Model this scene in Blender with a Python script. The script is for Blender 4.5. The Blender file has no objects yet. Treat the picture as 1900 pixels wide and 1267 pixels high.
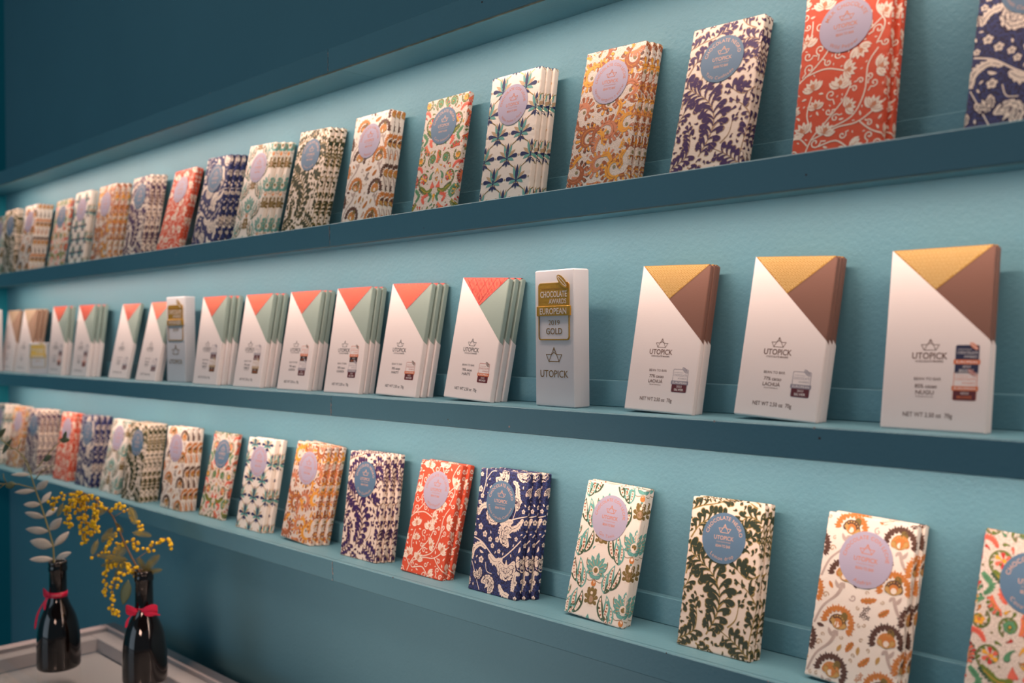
import bpy, math, random
import numpy as np
from mathutils import Vector, Matrix

# ------------------------------------------------------------------ camera, world, lights, exposure
EYE = 1.45                       # height of the lens above the floor
scene = bpy.context.scene
COL = scene.collection

cam_data = bpy.data.cameras.new('camera')
cam = bpy.data.objects.new('camera', cam_data)
COL.objects.link(cam)
cam_data.sensor_width = 36.0
cam_data.lens = 35.0
cam_data.clip_start = 0.02
_r = Vector((0.69741559, 0.71662177, -0.00804595)).normalized()
_f = Vector((-0.71666651, 0.69738346, -0.00673921)).normalized()
_u = _r.cross(_f).normalized()
cam.matrix_world = Matrix((( _r.x, _u.x, -_f.x, 0.0), (_r.y, _u.y, -_f.y, 0.0), (_r.z, _u.z, -_f.z, EYE), (0, 0, 0, 1)))
cam_data.dof.use_dof = True
cam_data.dof.focus_distance = 1.13
cam_data.dof.aperture_fstop = 4.5
scene.camera = cam

scene.view_settings.view_transform = 'Standard'
scene.view_settings.look = 'None'
scene.view_settings.gamma = 1.0
scene.view_settings.use_curve_mapping = False
scene.view_settings.exposure = 0.0

world = bpy.data.worlds.new('room_ambience')
world.use_nodes = True
scene.world = world
_bg = world.node_tree.nodes['Background']
_bg.inputs['Color'].default_value = (0.40, 0.80, 1.0, 1)
_bg.inputs['Strength'].default_value = 0.10


def area(name, loc, aim, sx, sy, power, color, spread=math.pi, parent=None):
    ld = bpy.data.lights.new(name, 'AREA')
    ld.shape = 'RECTANGLE'
    ld.size, ld.size_y = sx, sy
    ld.energy = power
    ld.color = color
    ld.spread = spread
    ob = bpy.data.objects.new(name, ld)
    COL.objects.link(ob)
    ob.location = loc
    d = Vector(aim).normalized()
    x = Vector((1, 0, 0)) if abs(d.x) < 0.9 else Vector((0, 1, 0))
    z = -d
    y = z.cross(x).normalized()
    x = y.cross(z).normalized()
    ob.rotation_euler = Matrix((x, y, z)).transposed().to_euler()
    if parent:
        ob.parent = parent
    return ob


SHELF_Z = {0: 0.3969 + EYE, 1: 0.1551 + EYE, 2: -0.0811 + EYE, 3: -0.3100 + EYE}   # top faces
FASC_Z = {0: 0.3638 + EYE, 1: 0.1241 + EYE, 2: -0.1101 + EYE, 3: -0.3389 + EYE}    # bottoms of the fascias
WALL_Y, FRONT_Y = 0.8635, 0.78
LEFT_X, RIGHT_X, JOINT_X = -2.7612, 0.62, -1.1613
WARM = (1.0, 0.69, 0.55)
LED_POWER = {0: 4.4, 1: 4.3, 2: 4.3}
for k in (0, 1, 2):              # the light strips tucked behind the lower edge of each fascia
    area('light_strip', ((LEFT_X + RIGHT_X) / 2 + 0.04, FRONT_Y + 0.0092, FASC_Z[k] + 0.0036), (0, 0.10, -1.0),
         RIGHT_X - LEFT_X - 0.12, 0.004, LED_POWER[k], WARM)
# shop window daylight and a ceiling spot behind the viewer
area('window_daylight', (-1.9, -2.4, 1.4), (0.12, 1.0, -0.16), 1.8, 1.5, 10.0, (0.72, 0.86, 1.0))
area('ceiling_lamp', (-0.9, -0.7, 2.75), (-0.05, 0.5, -0.85), 0.35, 0.35, 3.5, (1.0, 0.80, 0.66))
area('lower_wall_fill', (-1.0, 0.05, 1.30), (-0.12, 1.0, -0.55), 0.22, 0.12, 1.0, (1.0, 0.62, 0.48), math.radians(100))  # added warm fill for the lower wall and cabinet top, no known fitting

# ------------------------------------------------------------------ materials
def srgb(r, g, b):
    f = lambda c: (c / 255 / 12.92) if c / 255 <= 0.04045 else ((c / 255 + 0.055) / 1.055) ** 2.4
    return (f(r), f(g), f(b))


def material(name, color, rough=0.6, metal=0.0, noise=0.0, nscale=40.0, bump=0.0, bscale=300.0, coat=0.0, trans=0.0, ior=1.45, spec=0.5,
             second=None, detail=3.0):
    m = bpy.data.materials.new(name)
    m.use_nodes = True
    nt = m.node_tree
    b = nt.nodes['Principled BSDF']
    b.inputs['Base Color'].default_value = (*color, 1)
    b.inputs['Roughness'].default_value = rough
    b.inputs['Metallic'].default_value = metal
    b.inputs['IOR'].default_value = ior
    b.inputs['Specular IOR Level'].default_value = spec
    b.inputs['Coat Weight'].default_value = coat
    b.inputs['Coat Roughness'].default_value = 0.03
    b.inputs['Transmission Weight'].default_value = trans
    tc = nt.nodes.new('ShaderNodeTexCoord')
    if noise > 0 or second:
        n = nt.nodes.new('ShaderNodeTexNoise')
        n.inputs['Scale'].default_value = nscale
        n.inputs['Detail'].default_value = detail
        nt.links.new(tc.outputs['Object'], n.inputs['Vector'])
        rmp = nt.nodes.new('ShaderNodeValToRGB')
        if second:
            a, c = color, second
            rmp.color_ramp.elements[0].position = 0.45
            rmp.color_ramp.elements[1].position = 0.56
        else:
            a = tuple(x * (1 - noise) for x in color)
            c = tuple(min(1, x * (1 + noise)) for x in color)
            rmp.color_ramp.elements[0].position = 0.3
            rmp.color_ramp.elements[1].position = 0.7
        rmp.color_ramp.elements[0].color = (*a, 1)
        rmp.color_ramp.elements[1].color = (*c, 1)
        nt.links.new(n.outputs['Fac'], rmp.inputs['Fac'])
        nt.links.new(rmp.outputs['Color'], b.inputs['Base Color'])
    if bump > 0:
        n2 = nt.nodes.new('ShaderNodeTexNoise')
        n2.inputs['Scale'].default_value = bscale
        n2.inputs['Detail'].default_value = 2.0
        nt.links.new(tc.outputs['Object'], n2.inputs['Vector'])
        bp = nt.nodes.new('ShaderNodeBump')
        bp.inputs['Strength'].default_value = bump
        bp.inputs['Distance'].default_value = 0.001
        nt.links.new(n2.outputs['Fac'], bp.inputs['Height'])
        nt.links.new(bp.outputs['Normal'], b.inputs['Normal'])
    return m


M = {}
M['paint'] = material('teal_wall_paint', (0.136, 0.330, 0.415), 0.5, noise=0.04, nscale=3, bump=0.45, bscale=230)
M['paint_side'] = material('deep_teal_paint', (0.012, 0.36, 0.46), 0.55, noise=0.03, nscale=3, bump=0.3, bscale=230)
M['chip'] = material('chipped_filler', (0.62, 0.50, 0.46), 0.8)
M['raw'] = material('bare_board_edge', (0.16, 0.19, 0.15), 0.7, noise=0.4, nscale=60)
M['floor'] = material('floor_screed', (0.30, 0.28, 0.27), 0.5, noise=0.1, nscale=5)
M['plaster'] = material('ceiling_plaster', (0.10, 0.20, 0.25), 0.8)
M['cream'] = material('cream_paper', (0.84, 0.74, 0.64), 0.62, bump=0.25, bscale=900)
M['cream_cold'] = material('ivory_paper', (0.86, 0.80, 0.72), 0.55, bump=0.2, bscale=900)
M['speckle'] = material('speckled_cream_paper', (0.82, 0.74, 0.66), 0.65, second=(0.58, 0.50, 0.43), nscale=900, bump=0.3, bscale=900)
M['red_paper'] = material('vermilion_paper', (0.66, 0.085, 0.035), 0.55, bump=0.2, bscale=900)
M['navy_paper'] = material('navy_paper', (0.030, 0.050, 0.190), 0.6, second=(0.014, 0.014, 0.050), nscale=450, bump=0.2, bscale=900)
INK = dict(green=(0.020, 0.038, 0.018), olive=(0.34, 0.24, 0.07), purple=(0.040, 0.016, 0.105), tanline=(0.40, 0.27, 0.17),
           ivory=(0.86, 0.76, 0.65), ivoryline=(0.50, 0.36, 0.30), navy=(0.016, 0.032, 0.120), teal=(0.130, 0.400, 0.360), tealdark=(0.03, 0.13, 0.12),
           gold=(0.55, 0.33, 0.10), tan=(0.52, 0.38, 0.24), orange=(0.58, 0.21, 0.045), brown=(0.10, 0.045, 0.030), olivebrown=(0.20, 0.14, 0.035),
           greige=(0.52, 0.42, 0.37), darkline=(0.035, 0.020, 0.060), coral=(0.78, 0.16, 0.10), red=(0.60, 0.05, 0.04), yellow=(0.82, 0.42, 0.04),
           leaf=(0.16, 0.22, 0.03), leafdark=(0.05, 0.10, 0.05), mintgreen=(0.10, 0.30, 0.15), salmon=(0.62, 0.24, 0.13), sienna=(0.36, 0.11, 0.04),
           amber=(0.82, 0.38, 0.05), mossdot=(0.26, 0.22, 0.11), lavender=(0.40, 0.38, 0.51), blue=(0.095, 0.190, 0.300), copper=(0.56, 0.22, 0.13),
           copperdim=(0.52, 0.28, 0.22), slate=(0.10, 0.10, 0.11), brownink=(0.17, 0.085, 0.06), white=(0.85, 0.83, 0.82))
for k, c in INK.items():
    M[k] = material(k + '_ink', c, 0.5)
M['foilgold'] = material('gold_foil_ink', (0.78, 0.52, 0.20), 0.32, metal=0.85)
M['sleeve'] = material('white_card_sleeve', (0.86, 0.80, 0.79), 0.5, bump=0.12, bscale=1200)
M['sage'] = material('sage_card', (0.30, 0.40, 0.36), 0.5, bump=0.1, bscale=900)
M['cocoa'] = material('brown_card', (0.20, 0.098, 0.072), 0.5, bump=0.1, bscale=900)
M['tancard'] = material('tan_card', (0.42, 0.27, 0.19), 0.5)
M['beige'] = material('beige_flap', (0.60, 0.46, 0.32), 0.4)
M['coralflap'] = material('coral_flap', (0.74, 0.105, 0.105), 0.42)
M['coralfoil'] = material('copper_line_foil', (0.95, 0.48, 0.22), 0.35, metal=0.5)
M['goldflap'] = material('gold_flap', (0.54, 0.30, 0.065), 0.40, metal=0.35)
M['goldfoil'] = material('pale_gold_foil', (1.0, 0.80, 0.42), 0.33, metal=0.5)
M['acrylic'] = material('frosted_acrylic', (0.72, 0.75, 0.80), 0.42, trans=0.18, noise=0.03, nscale=12)
M['medal'] = material('polished_gold', (0.62, 0.36, 0.06), 0.27, metal=0.55, bump=0.6, bscale=160)
M['medaltext'] = material('raised_lettering', (0.70, 0.66, 0.62), 0.35, metal=0.3)
M['engraved'] = material('copper_engraving', (0.50, 0.27, 0.10), 0.28, metal=0.8)
M['bottleglass'] = material('black_brown_glass', (0.006, 0.003, 0.002), 0.06, coat=0.6, spec=0.6)
M['ribbon'] = material('red_satin', (0.66, 0.012, 0.065), 0.38, bump=0.1, bscale=500)
M['ribbontext'] = material('ribbon_print', (0.75, 0.40, 0.40), 0.5)
M['frame'] = material('painted_metal', (0.48, 0.43, 0.44), 0.35, noise=0.03, nscale=8)
M['frame2'] = material('light_metal', (0.60, 0.55, 0.56), 0.4)
M['tray'] = material('grey_liner', (0.52, 0.50, 0.51), 0.5, noise=0.04, nscale=6)
M['cabinet'] = material('cabinet_side', (0.20, 0.20, 0.22), 0.5)
M['euc'] = material('dusty_leaf', (0.56, 0.54, 0.49), 0.6, noise=0.12, nscale=60)
M['eucdark'] = material('green_leaf', (0.10, 0.14, 0.08), 0.55)
M['stemgreen'] = material('olive_stem', (0.30, 0.27, 0.10), 0.6)
M['stembrown'] = material('brown_stem', (0.20, 0.12, 0.07), 0.7)
M['mimosa'] = material('mimosa_yellow', (0.92, 0.60, 0.02), 0.8, noise=0.15, nscale=900, bump=0.8, bscale=2500)
M['fern'] = material('mimosa_leaf', (0.24, 0.22, 0.08), 0.6, noise=0.2, nscale=80)
g = bpy.data.materials.new('clear_pane')
g.use_nodes = True
nt = g.node_tree
nt.nodes.clear()
o_ = nt.nodes.new('ShaderNodeOutputMaterial')
mx = nt.nodes.new('ShaderNodeMixShader')
tr = nt.nodes.new('ShaderNodeBsdfTransparent')
tr.inputs['Color'].default_value = (0.93, 0.95, 0.95, 1)
gl = nt.nodes.new('ShaderNodeBsdfGlossy')
gl.inputs['Roughness'].default_value = 0.03
fr = nt.nodes.new('ShaderNodeFresnel')
fr.inputs['IOR'].default_value = 1.5
gm = nt.nodes.new('ShaderNodeNewGeometry')
inv = nt.nodes.new('ShaderNodeMath')
inv.operation = 'SUBTRACT'
inv.inputs[0].default_value = 1.0
mul = nt.nodes.new('ShaderNodeMath')
mul.operation = 'MULTIPLY'
nt.links.new(gm.outputs['Backfacing'], inv.inputs[1])
nt.links.new(inv.outputs[0], mul.inputs[0])
nt.links.new(fr.outputs[0], mul.inputs[1])
nt.links.new(mul.outputs[0], mx.inputs[0])
nt.links.new(tr.outputs[0], mx.inputs[1])
nt.links.new(gl.outputs[0], mx.inputs[2])
nt.links.new(mx.outputs[0], o_.inputs[0])
M['pane'] = g


# ------------------------------------------------------------------ objects
def empty(name, loc=(0, 0, 0), rot=(0, 0, 0)):
    o = bpy.data.objects.new(name, None)
    o.empty_display_size = 0.02
    COL.objects.link(o)
    o.location = loc
    o.rotation_euler = rot
    return o


def tag(o, label=None, cat=None, group=None, kind=None):
    if label:
        o['label'] = label
    if cat:
        o['category'] = cat
    if group:
        o['group'] = group
    if kind:
        o['kind'] = kind
    return o


class MB:
    """collects quads, strips and boxes and links them as one mesh object"""

    def __init__(s):
        s.v, s.f, s.m, s.sm = [], [], [], []
        s.mats = []

    def mi(s, mat):
        if mat not in s.mats:
            s.mats.append(mat)
        return s.mats.index(mat)

    def face(s, pts, mat, smooth=False):
        i = len(s.v)
        s.v += [tuple(p) for p in pts]
        s.f.append(tuple(range(i, i + len(pts))))
        s.m.append(s.mi(mat))
        s.sm.append(smooth)

    def add(s, verts, faces, mat, smooth=False):
        i = len(s.v)
        s.v += [tuple(p) for p in verts]
        k = s.mi(mat)
        for f in faces:
            s.f.append(tuple(a + i for a in f))
            s.m.append(k)
            s.sm.append(smooth)

    def box(s, x0, x1, y0, y1, z0, z1, mat, bev=0.0):
        if bev <= 0:
            v = [(x0, y0, z0), (x1, y0, z0), (x1, y1, z0), (x0, y1, z0), (x0, y0, z1), (x1, y0, z1), (x1, y1, z1), (x0, y1, z1)]
            s.add(v, [(0, 3, 2, 1), (4, 5, 6, 7), (0, 1, 5, 4), (1, 2, 6, 5), (2, 3, 7, 6), (3, 0, 4, 7)], mat)
            return
        b = bev
        v = []
        for z, i in ((z0, b), (z0 + b, 0), (z1 - b, 0), (z1, b)):
            xa, xb, ya, yb = x0 + i, x1 - i, y0 + i, y1 - i
            c = b if i == 0 else 0.0
            c = b * 0.6
            v += [(xa + c, ya, z), (xb - c, ya, z), (xb, ya + c, z), (xb, yb - c, z), (xb - c, yb, z), (xa + c, yb, z), (xa, yb - c, z), (xa, ya + c, z)]
        f = [tuple(range(7, -1, -1)), tuple(range(24, 32))]
        for r in range(3):
            for k in range(8):
                a, c = r * 8 + k, r * 8 + (k + 1) % 8
                f.append((a, c, c + 8, a + 8))
        s.add(v, f, mat)

    def prism(s, poly, y0, y1, mat):
        """poly: (x,z) outline, counter-clockwise seen from -y; extruded y0..y1"""
        n = len(poly)
        v = [(x, y0, z) for x, z in poly] + [(x, y1, z) for x, z in poly]
        f = [tuple(range(n)), tuple(range(2 * n - 1, n - 1, -1))]
        for k in range(n):
            a, b = k, (k + 1) % n
            f.append((b, a, a + n, b + n))
        s.add(v, f, mat)

    def lathe(s, prof, mat, seg=40, cx=0, cy=0, cap=True):
        v, f = [], []
        for r, z in prof:
            for k in range(seg):
                a = 2 * math.pi * k / seg
                v.append((cx + r * math.cos(a), cy + r * math.sin(a), z))
        for i in range(len(prof) - 1):
            for k in range(seg):
                a, b = i * seg + k, i * seg + (k + 1) % seg
                f.append((a, b, b + seg, a + seg))
        if cap:
            f.append(tuple(range(seg - 1, -1, -1)))
            f.append(tuple(range((len(prof) - 1) * seg, len(prof) * seg)))
        s.add(v, f, mat, True)

    def tube(s, pts, rads, mat, seg=7):
        pts = [Vector(p) for p in pts]
        v, f = [], []
        n = len(pts)
        if not hasattr(rads, '__len__'):
            rads = [rads] * n
        for i, p in enumerate(pts):
            d = (pts[min(i + 1, n - 1)] - pts[max(i - 1, 0)]).normalized()
            a = d.orthogonal().normalized() if i == 0 else (s_prev - d * s_prev.dot(d)).normalized()
            s_prev = a
            b = d.cross(a)
            for k in range(seg):
                t = 2 * math.pi * k / seg
                v.append(p + (a * math.cos(t) + b * math.sin(t)) * rads[i])
        for i in range(n - 1):
            for k in range(seg):
                a, b = i * seg + k, i * seg + (k + 1) % seg
                f.append((a, b, b + seg, a + seg))
        f.append(tuple(range(seg - 1, -1, -1)))
        f.append(tuple(range((n - 1) * seg, n * seg)))
        s.add(v, f, mat, True)

    def mesh(s, name):
        me = bpy.data.meshes.new(name)
        me.from_pydata(s.v, [], s.f)
        for k in s.mats:
            me.materials.append(M[k])
        me.polygons.foreach_set('material_index', s.m)
        me.polygons.foreach_set('use_smooth', s.sm)
        me.update()
        return me

    def build(s, name, parent=None, loc=(0, 0, 0), rot=(0, 0, 0)):
        o = bpy.data.objects.new(name, s.mesh(name))
        COL.objects.link(o)
        o.location = loc
        o.rotation_euler = rot
        if parent:
            o.parent = parent
        return o


def put(name, mesh, parent=None, loc=(0, 0, 0)):
    o = bpy.data.objects.new(name, mesh)
    COL.objects.link(o)
    o.location = loc
    if parent:
        o.parent = parent
    return o


# ------------------------------------------------------------------ lettering
_tcache = {}


def glyphs(txt, bold=0.0, res=3):
    key = (txt, bold, res)
    if key in _tcache:
        return _tcache[key]
    cu = bpy.data.curves.new('lettering', 'FONT')
    cu.body = txt
    cu.size = 1.0
    cu.resolution_u = res
    cu.offset = bold
    cu.fill_mode = 'FRONT'
    ob = bpy.data.objects.new('lettering', cu)
    me = ob.to_mesh()
    v = [(a.co.x, a.co.y) for a in me.vertices]
    f = [tuple(p.vertices) for p in me.polygons]
    ob.to_mesh_clear()
    bpy.data.objects.remove(ob)
    bpy.data.curves.remove(cu)
    _tcache[key] = (v, f)
    return v, f


def text_width(txt, bold=0.0):
    v, f = glyphs(txt, bold)
    return (max(a[0] for a in v) - min(a[0] for a in v), min(a[0] for a in v)) if v else (0.3, 0)


_adv = {}


def advance(ch):
    if ch not in _adv:
        if ch == ' ':
            _adv[ch] = 0.32
        else:
            _adv[ch] = text_width('H' + ch + 'H')[0] - text_width('HH')[0]
    return _adv[ch]


def text2d(txt, x, z, width=None, height=None, align='c', bold=0.0, track=0.0):
    """list of (verts2d, faces) for a straight line of lettering, centred on x with its baseline at z"""
    v, f = glyphs(txt, bold)
    if not v:
        return [], []
    x0, x1 = min(a[0] for a in v), max(a[0] for a in v)
    h = 0.72
    sc = width / (x1 - x0) if width else height / h
    off = {'c': -(x0 + x1) / 2, 'l': -x0, 'r': -x1}[align]
    sy = sc if not (width and height) else height / h
    return [(x + (a[0] + off) * sc, z + a[1] * sy) for a in v], f


def arc_text(txt, cx, cz, rad, size, mid=90.0, inside=False, bold=0.01, track=1.12):
    """lettering along a circle; mid = angle of its middle in degrees; inside=True reads along the lower rim"""
    V, F = [], []
    adv = [advance(c) * size * track for c in txt]
    tot = sum(adv)
    pos = -tot / 2
    rr = rad + (0.36 * size if not inside else -0.36 * size) * 0
    for c, a in zip(txt, adv):
        s_ = pos + a / 2
        pos += a
        if c == ' ':
            continue
        v, f = glyphs(c, bold)
        x0, x1 = min(p[0] for p in v), max(p[0] for p in v)
        th = math.radians(mid) + (s_ / rr) * (1 if inside else -1)
        rot = th + (math.pi / 2 if inside else -math.pi / 2)
        i = len(V)
        px, pz = cx + rr * math.cos(th), cz + rr * math.sin(th)
        for q in v:
            gx, gz = (q[0] - (x0 + x1) / 2) * size, (q[1] - 0.36) * size
            V.append((px + gx * math.cos(rot) - gz * math.sin(rot), pz + gx * math.sin(rot) + gz * math.cos(rot)))
        F += [tuple(k + i for k in g_) for g_ in f]
    return V, F


def flat(mb, vf, y, mat):
    v, f = vf
    mb.add([(a[0], y, a[1]) for a in v], f, mat)


def stroke2d(pts, w, closed=False):
    V, F = [], []
    n = len(pts)
    segs = [(pts[i], pts[(i + 1) % n]) for i in range(n if closed else n - 1)]
    for (ax, az), (bx, bz) in segs:
        d = math.hypot(bx - ax, bz - az) or 1e-9
        ux, uz = (bx - ax) / d, (bz - az) / d
        nx, nz = -uz * w / 2, ux * w / 2
        ex, ez = ux * w / 2, uz * w / 2
        i = len(V)
        V += [(ax - ex + nx, az - ez + nz), (ax - ex - nx, az - ez - nz), (bx + ex - nx, bz + ez - nz), (bx + ex + nx, bz + ez + nz)]
        F.append((i, i + 1, i + 2, i + 3))
    return V, F


def boat(mb, cx, cz, s, y, mat, w=0.09):
    P = lambda q: [(cx + a * s, cz + b * s) for a, b in q]
    for q, cl in ((((-1, 0.1), (-0.66, -0.5), (0.66, -0.5), (1, 0.1)), False), (((-1, 0.1), (-0.34, 0.1)), False),
                  (((0.34, 0.1), (1, 0.1)), False), (((-0.66, -0.5), (0, 0.72), (0.66, -0.5)), False),
                  (((-0.34, 0.1), (0, 0.3), (0.34, 0.1)), False), (((0, 0.7), (0, 0.3)), False)):
        flat(mb, stroke2d(P(q), w * s, cl), y, mat)


def rrect(cx, cz, w, h, r, n=4):
    pts = []
    for (sx, sz, a0) in ((1, 1, 0), (-1, 1, 90), (-1, -1, 180), (1, -1, 270)):
        for k in range(n + 1):
            a = math.radians(a0 + 90 * k / n)
            pts.append((cx + sx * (w / 2 - r) + r * math.cos(a), cz + sz * (h / 2 - r) + r * math.sin(a)))
    return pts


def poly2d(pts):
    return pts, [tuple(range(len(pts)))]


def bean(mb, cx, cz, s, y, mat, line):
    pts = []
    a0 = math.radians(-40)
    for k in range(16):
        t = 2 * math.pi * k / 16
        x, z = s * math.cos(t), s * 0.42 * math.sin(t)
        pts.append((cx + x * math.cos(a0) - z * math.sin(a0), cz + x * math.sin(a0) + z * math.cos(a0)))
    flat(mb, poly2d(pts), y, mat)
    for k in (-0.18, 0.14):
        l = [(cx + x * s * math.cos(a0) - (k * s * (1 - x * x)) * math.sin(a0), cz + x * s * math.sin(a0) + (k * s * (1 - x * x)) * math.cos(a0)) for x in (-0.8, -0.3, 0.3, 0.8)]
        flat(mb, stroke2d(l, s * 0.09), y - 0.00005, line)

# ------------------------------------------------------------------ printed papers: flat designs in centimetres, u to the right, v up
BW, BT = 8.34, 0.85              # width and thickness of a wrapped bar
HMAX = 15.7


class Design:
    def __init__(s, seed):
        s.q = []                  # (four uv corners, layer, ink)
        s.rnd = random.Random(seed)
        s.defer = None            # lobes of one plume may touch each other
        s.nx, s.ny = 118, 190
        s.occ = np.zeros((s.nx, s.ny), bool)

    def _cell(s, u, v):
        return int((u + 1.2) * 10), int((v + 1.2) * 10)

    def free(s, pts, r):
        k = max(1, int(r * 10 + 0.5))
        for u, v in pts:
            i, j = s._cell(u, v)
            if i < 0 or j < 0 or i >= s.nx or j >= s.ny:
                continue
            if s.occ[max(0, i - k):i + k + 1, max(0, j - k):j + k + 1].any():
                return False
        return True

    def mark(s, pts, r):
        k = max(0, int(r * 10 + 0.3))
        for u, v in pts:
            i, j = s._cell(u, v)
            if 0 <= i < s.nx and 0 <= j < s.ny:
                s.occ[max(0, i - k):i + k + 1, max(0, j - k):j + k + 1] = True

    def strip(s, pts, ws, ink, layer=2, mark=True):
        n = len(pts)
        if not hasattr(ws, '__len__'):
            ws = [ws] * n
        L, R = [], []
        for i in range(n):
            a, b = pts[max(0, i - 1)], pts[min(n - 1, i + 1)]
            d = math.hypot(b[0] - a[0], b[1] - a[1]) or 1e-6
            nx, ny = -(b[1] - a[1]) / d, (b[0] - a[0]) / d
            w = ws[i] / 2
            L.append((pts[i][0] + nx * w, pts[i][1] + ny * w))
            R.append((pts[i][0] - nx * w, pts[i][1] - ny * w))
        for i in range(n - 1):
            s.q.append(((R[i], R[i + 1], L[i + 1], L[i]), layer, ink))
        if mark:
            s.mark(pts, max(ws) * 0.4)

    def disc(s, c, r, ink, layer=2, n=8):
        pts = [(c[0] - r * math.cos(math.pi * k / n), c[1]) for k in range(n + 1)]
        s.strip(pts, [2 * r * math.sin(math.pi * k / n) for k in range(n + 1)], ink, layer, False)
        s.mark([c], r)

    DT = (0, .2, .42, .62, .78, .9, .97, 1)
    DW = (.14, .26, .46, .78, 1.0, .92, .6, .0)
    LT = (0, .12, .3, .5, .7, .86, 1)
    LW = (.1, .55, .95, 1.0, .8, .45, .0)

    def spine(s, p, ang, L, curl, ts):
        out = [p]
        for a, b in zip(ts[:-1], ts[1:]):
            th = ang + curl * (a + b) / 2
            out.append((out[-1][0] + math.cos(th) * L * (b - a), out[-1][1] + math.sin(th) * L * (b - a)))
        return out

    def drop(s, p, ang, L, w, curl=0.0, ink='green', layer=2, out=None, ow=0.07, leaf=False, check=None, lo=1.0):
        ts, ws = (s.LT, s.LW) if leaf else (s.DT, s.DW)
        sp = s.spine(p, ang, L, curl, ts)
        if check is not None and not s.free(sp[2:], check + w / 2):
            return False
        if s.defer is not None:
            s.defer.append((sp, w * .4))
        if out:
            s.strip(s.spine((p[0] - math.cos(ang) * ow * .6, p[1] - math.sin(ang) * ow * .6), ang, L + ow * 1.2, curl, ts), [w * k + ow for k in ws[:-1]] + [ow * .3], out, layer - lo, False)
        s.strip(sp, [w * k for k in ws], ink, layer, s.defer is None)
        return True

    def curve(s, ctrl, n=24):
        """Catmull-Rom through the points"""
        P = [ctrl[0]] + list(ctrl) + [ctrl[-1]]
        out = []
        m = len(ctrl) - 1
        for k in range(n + 1):
            t = k / n * m
            i = min(int(t), m - 1)
            t -= i
            a, b, c, d = P[i], P[i + 1], P[i + 2], P[i + 3]
            out.append(tuple(0.5 * ((2 * b[j]) + (-a[j] + c[j]) * t + (2 * a[j] - 5 * b[j] + 4 * c[j] - d[j]) * t * t + (-a[j] + 3 * b[j] - 3 * c[j] + d[j]) * t ** 3) for j in (0, 1)))
        return out

    def spiral(s, c, r, a0, turns, n=22, d=1, r1=0.12):
        out = []
        for k in range(n + 1):
            t = k / n
            rr = r * (1 - t) + r * r1 * t
            a = a0 + d * turns * 2 * math.pi * t
            out.append((c[0] + rr * math.cos(a), c[1] + rr * math.sin(a)))
        return out

    def along(s, pts, step, start=0.0):
        out, acc, nxt = [], 0.0, start
        for a, b in zip(pts[:-1], pts[1:]):
            d = math.hypot(b[0] - a[0], b[1] - a[1])
            while d > 0 and acc + d >= nxt:
                t = (nxt - acc) / d
                out.append(((a[0] + (b[0] - a[0]) * t, a[1] + (b[1] - a[1]) * t), math.atan2(b[1] - a[1], b[0] - a[0]), nxt))
                nxt += step
            acc += d
        return out, acc

    def plume(s, ctrl, size, ink, out, step=0.5, both=True, check=None):
        step = .34 + .26 * size
        pts = s.curve(ctrl, 30)
        pos, tot = s.along(pts, step, step * .6)
        s.strip(pts, [.07 + .11 * (1 - k / 30) for k in range(31)], out, 1, False)
        s.defer = []
        for i, (p, a, d) in enumerate(pos):
            t = d / tot
            L = size * (0.62 + 0.82 * math.sin(math.pi * min(1, t * .85 + .12)))
            for side in ((1, -1) if both else ((1,) if i % 2 else (-1,))):
                LL = L * (0.8 + .35 * s.rnd.random())
                s.drop(p, a + side * (.25 + .35 * s.rnd.random()), LL, +.17 + size * .32, side * (0.9 + 1.1 * s.rnd.random()), ink, 2, out, .095, check=check)
                if LL > .75:
                    sp = s.spine(p, a + side * .4, LL, side * 1.2, (0, .35, .6))
                    s.drop(sp[-2], a + side * 1.75, LL * .5, .12 + size * .24, side * .9, ink, 2, out, .09, check=check)
        p, a, d = pos[-1]
        s.drop(p, a, size * .9, size * .4, 0.2, ink, 2, out)
        for sp, r in s.defer:
            s.mark(sp, r)
        s.mark(pts, .08)
        s.defer = None


def fill(d, n, fn, m=0.5):
    for _ in range(n):
        p = (d.rnd.uniform(-BT, BW + BT), d.rnd.uniform(-.3, HMAX + BT))
        fn(p, d.rnd.uniform(0, 2 * math.pi))


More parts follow.
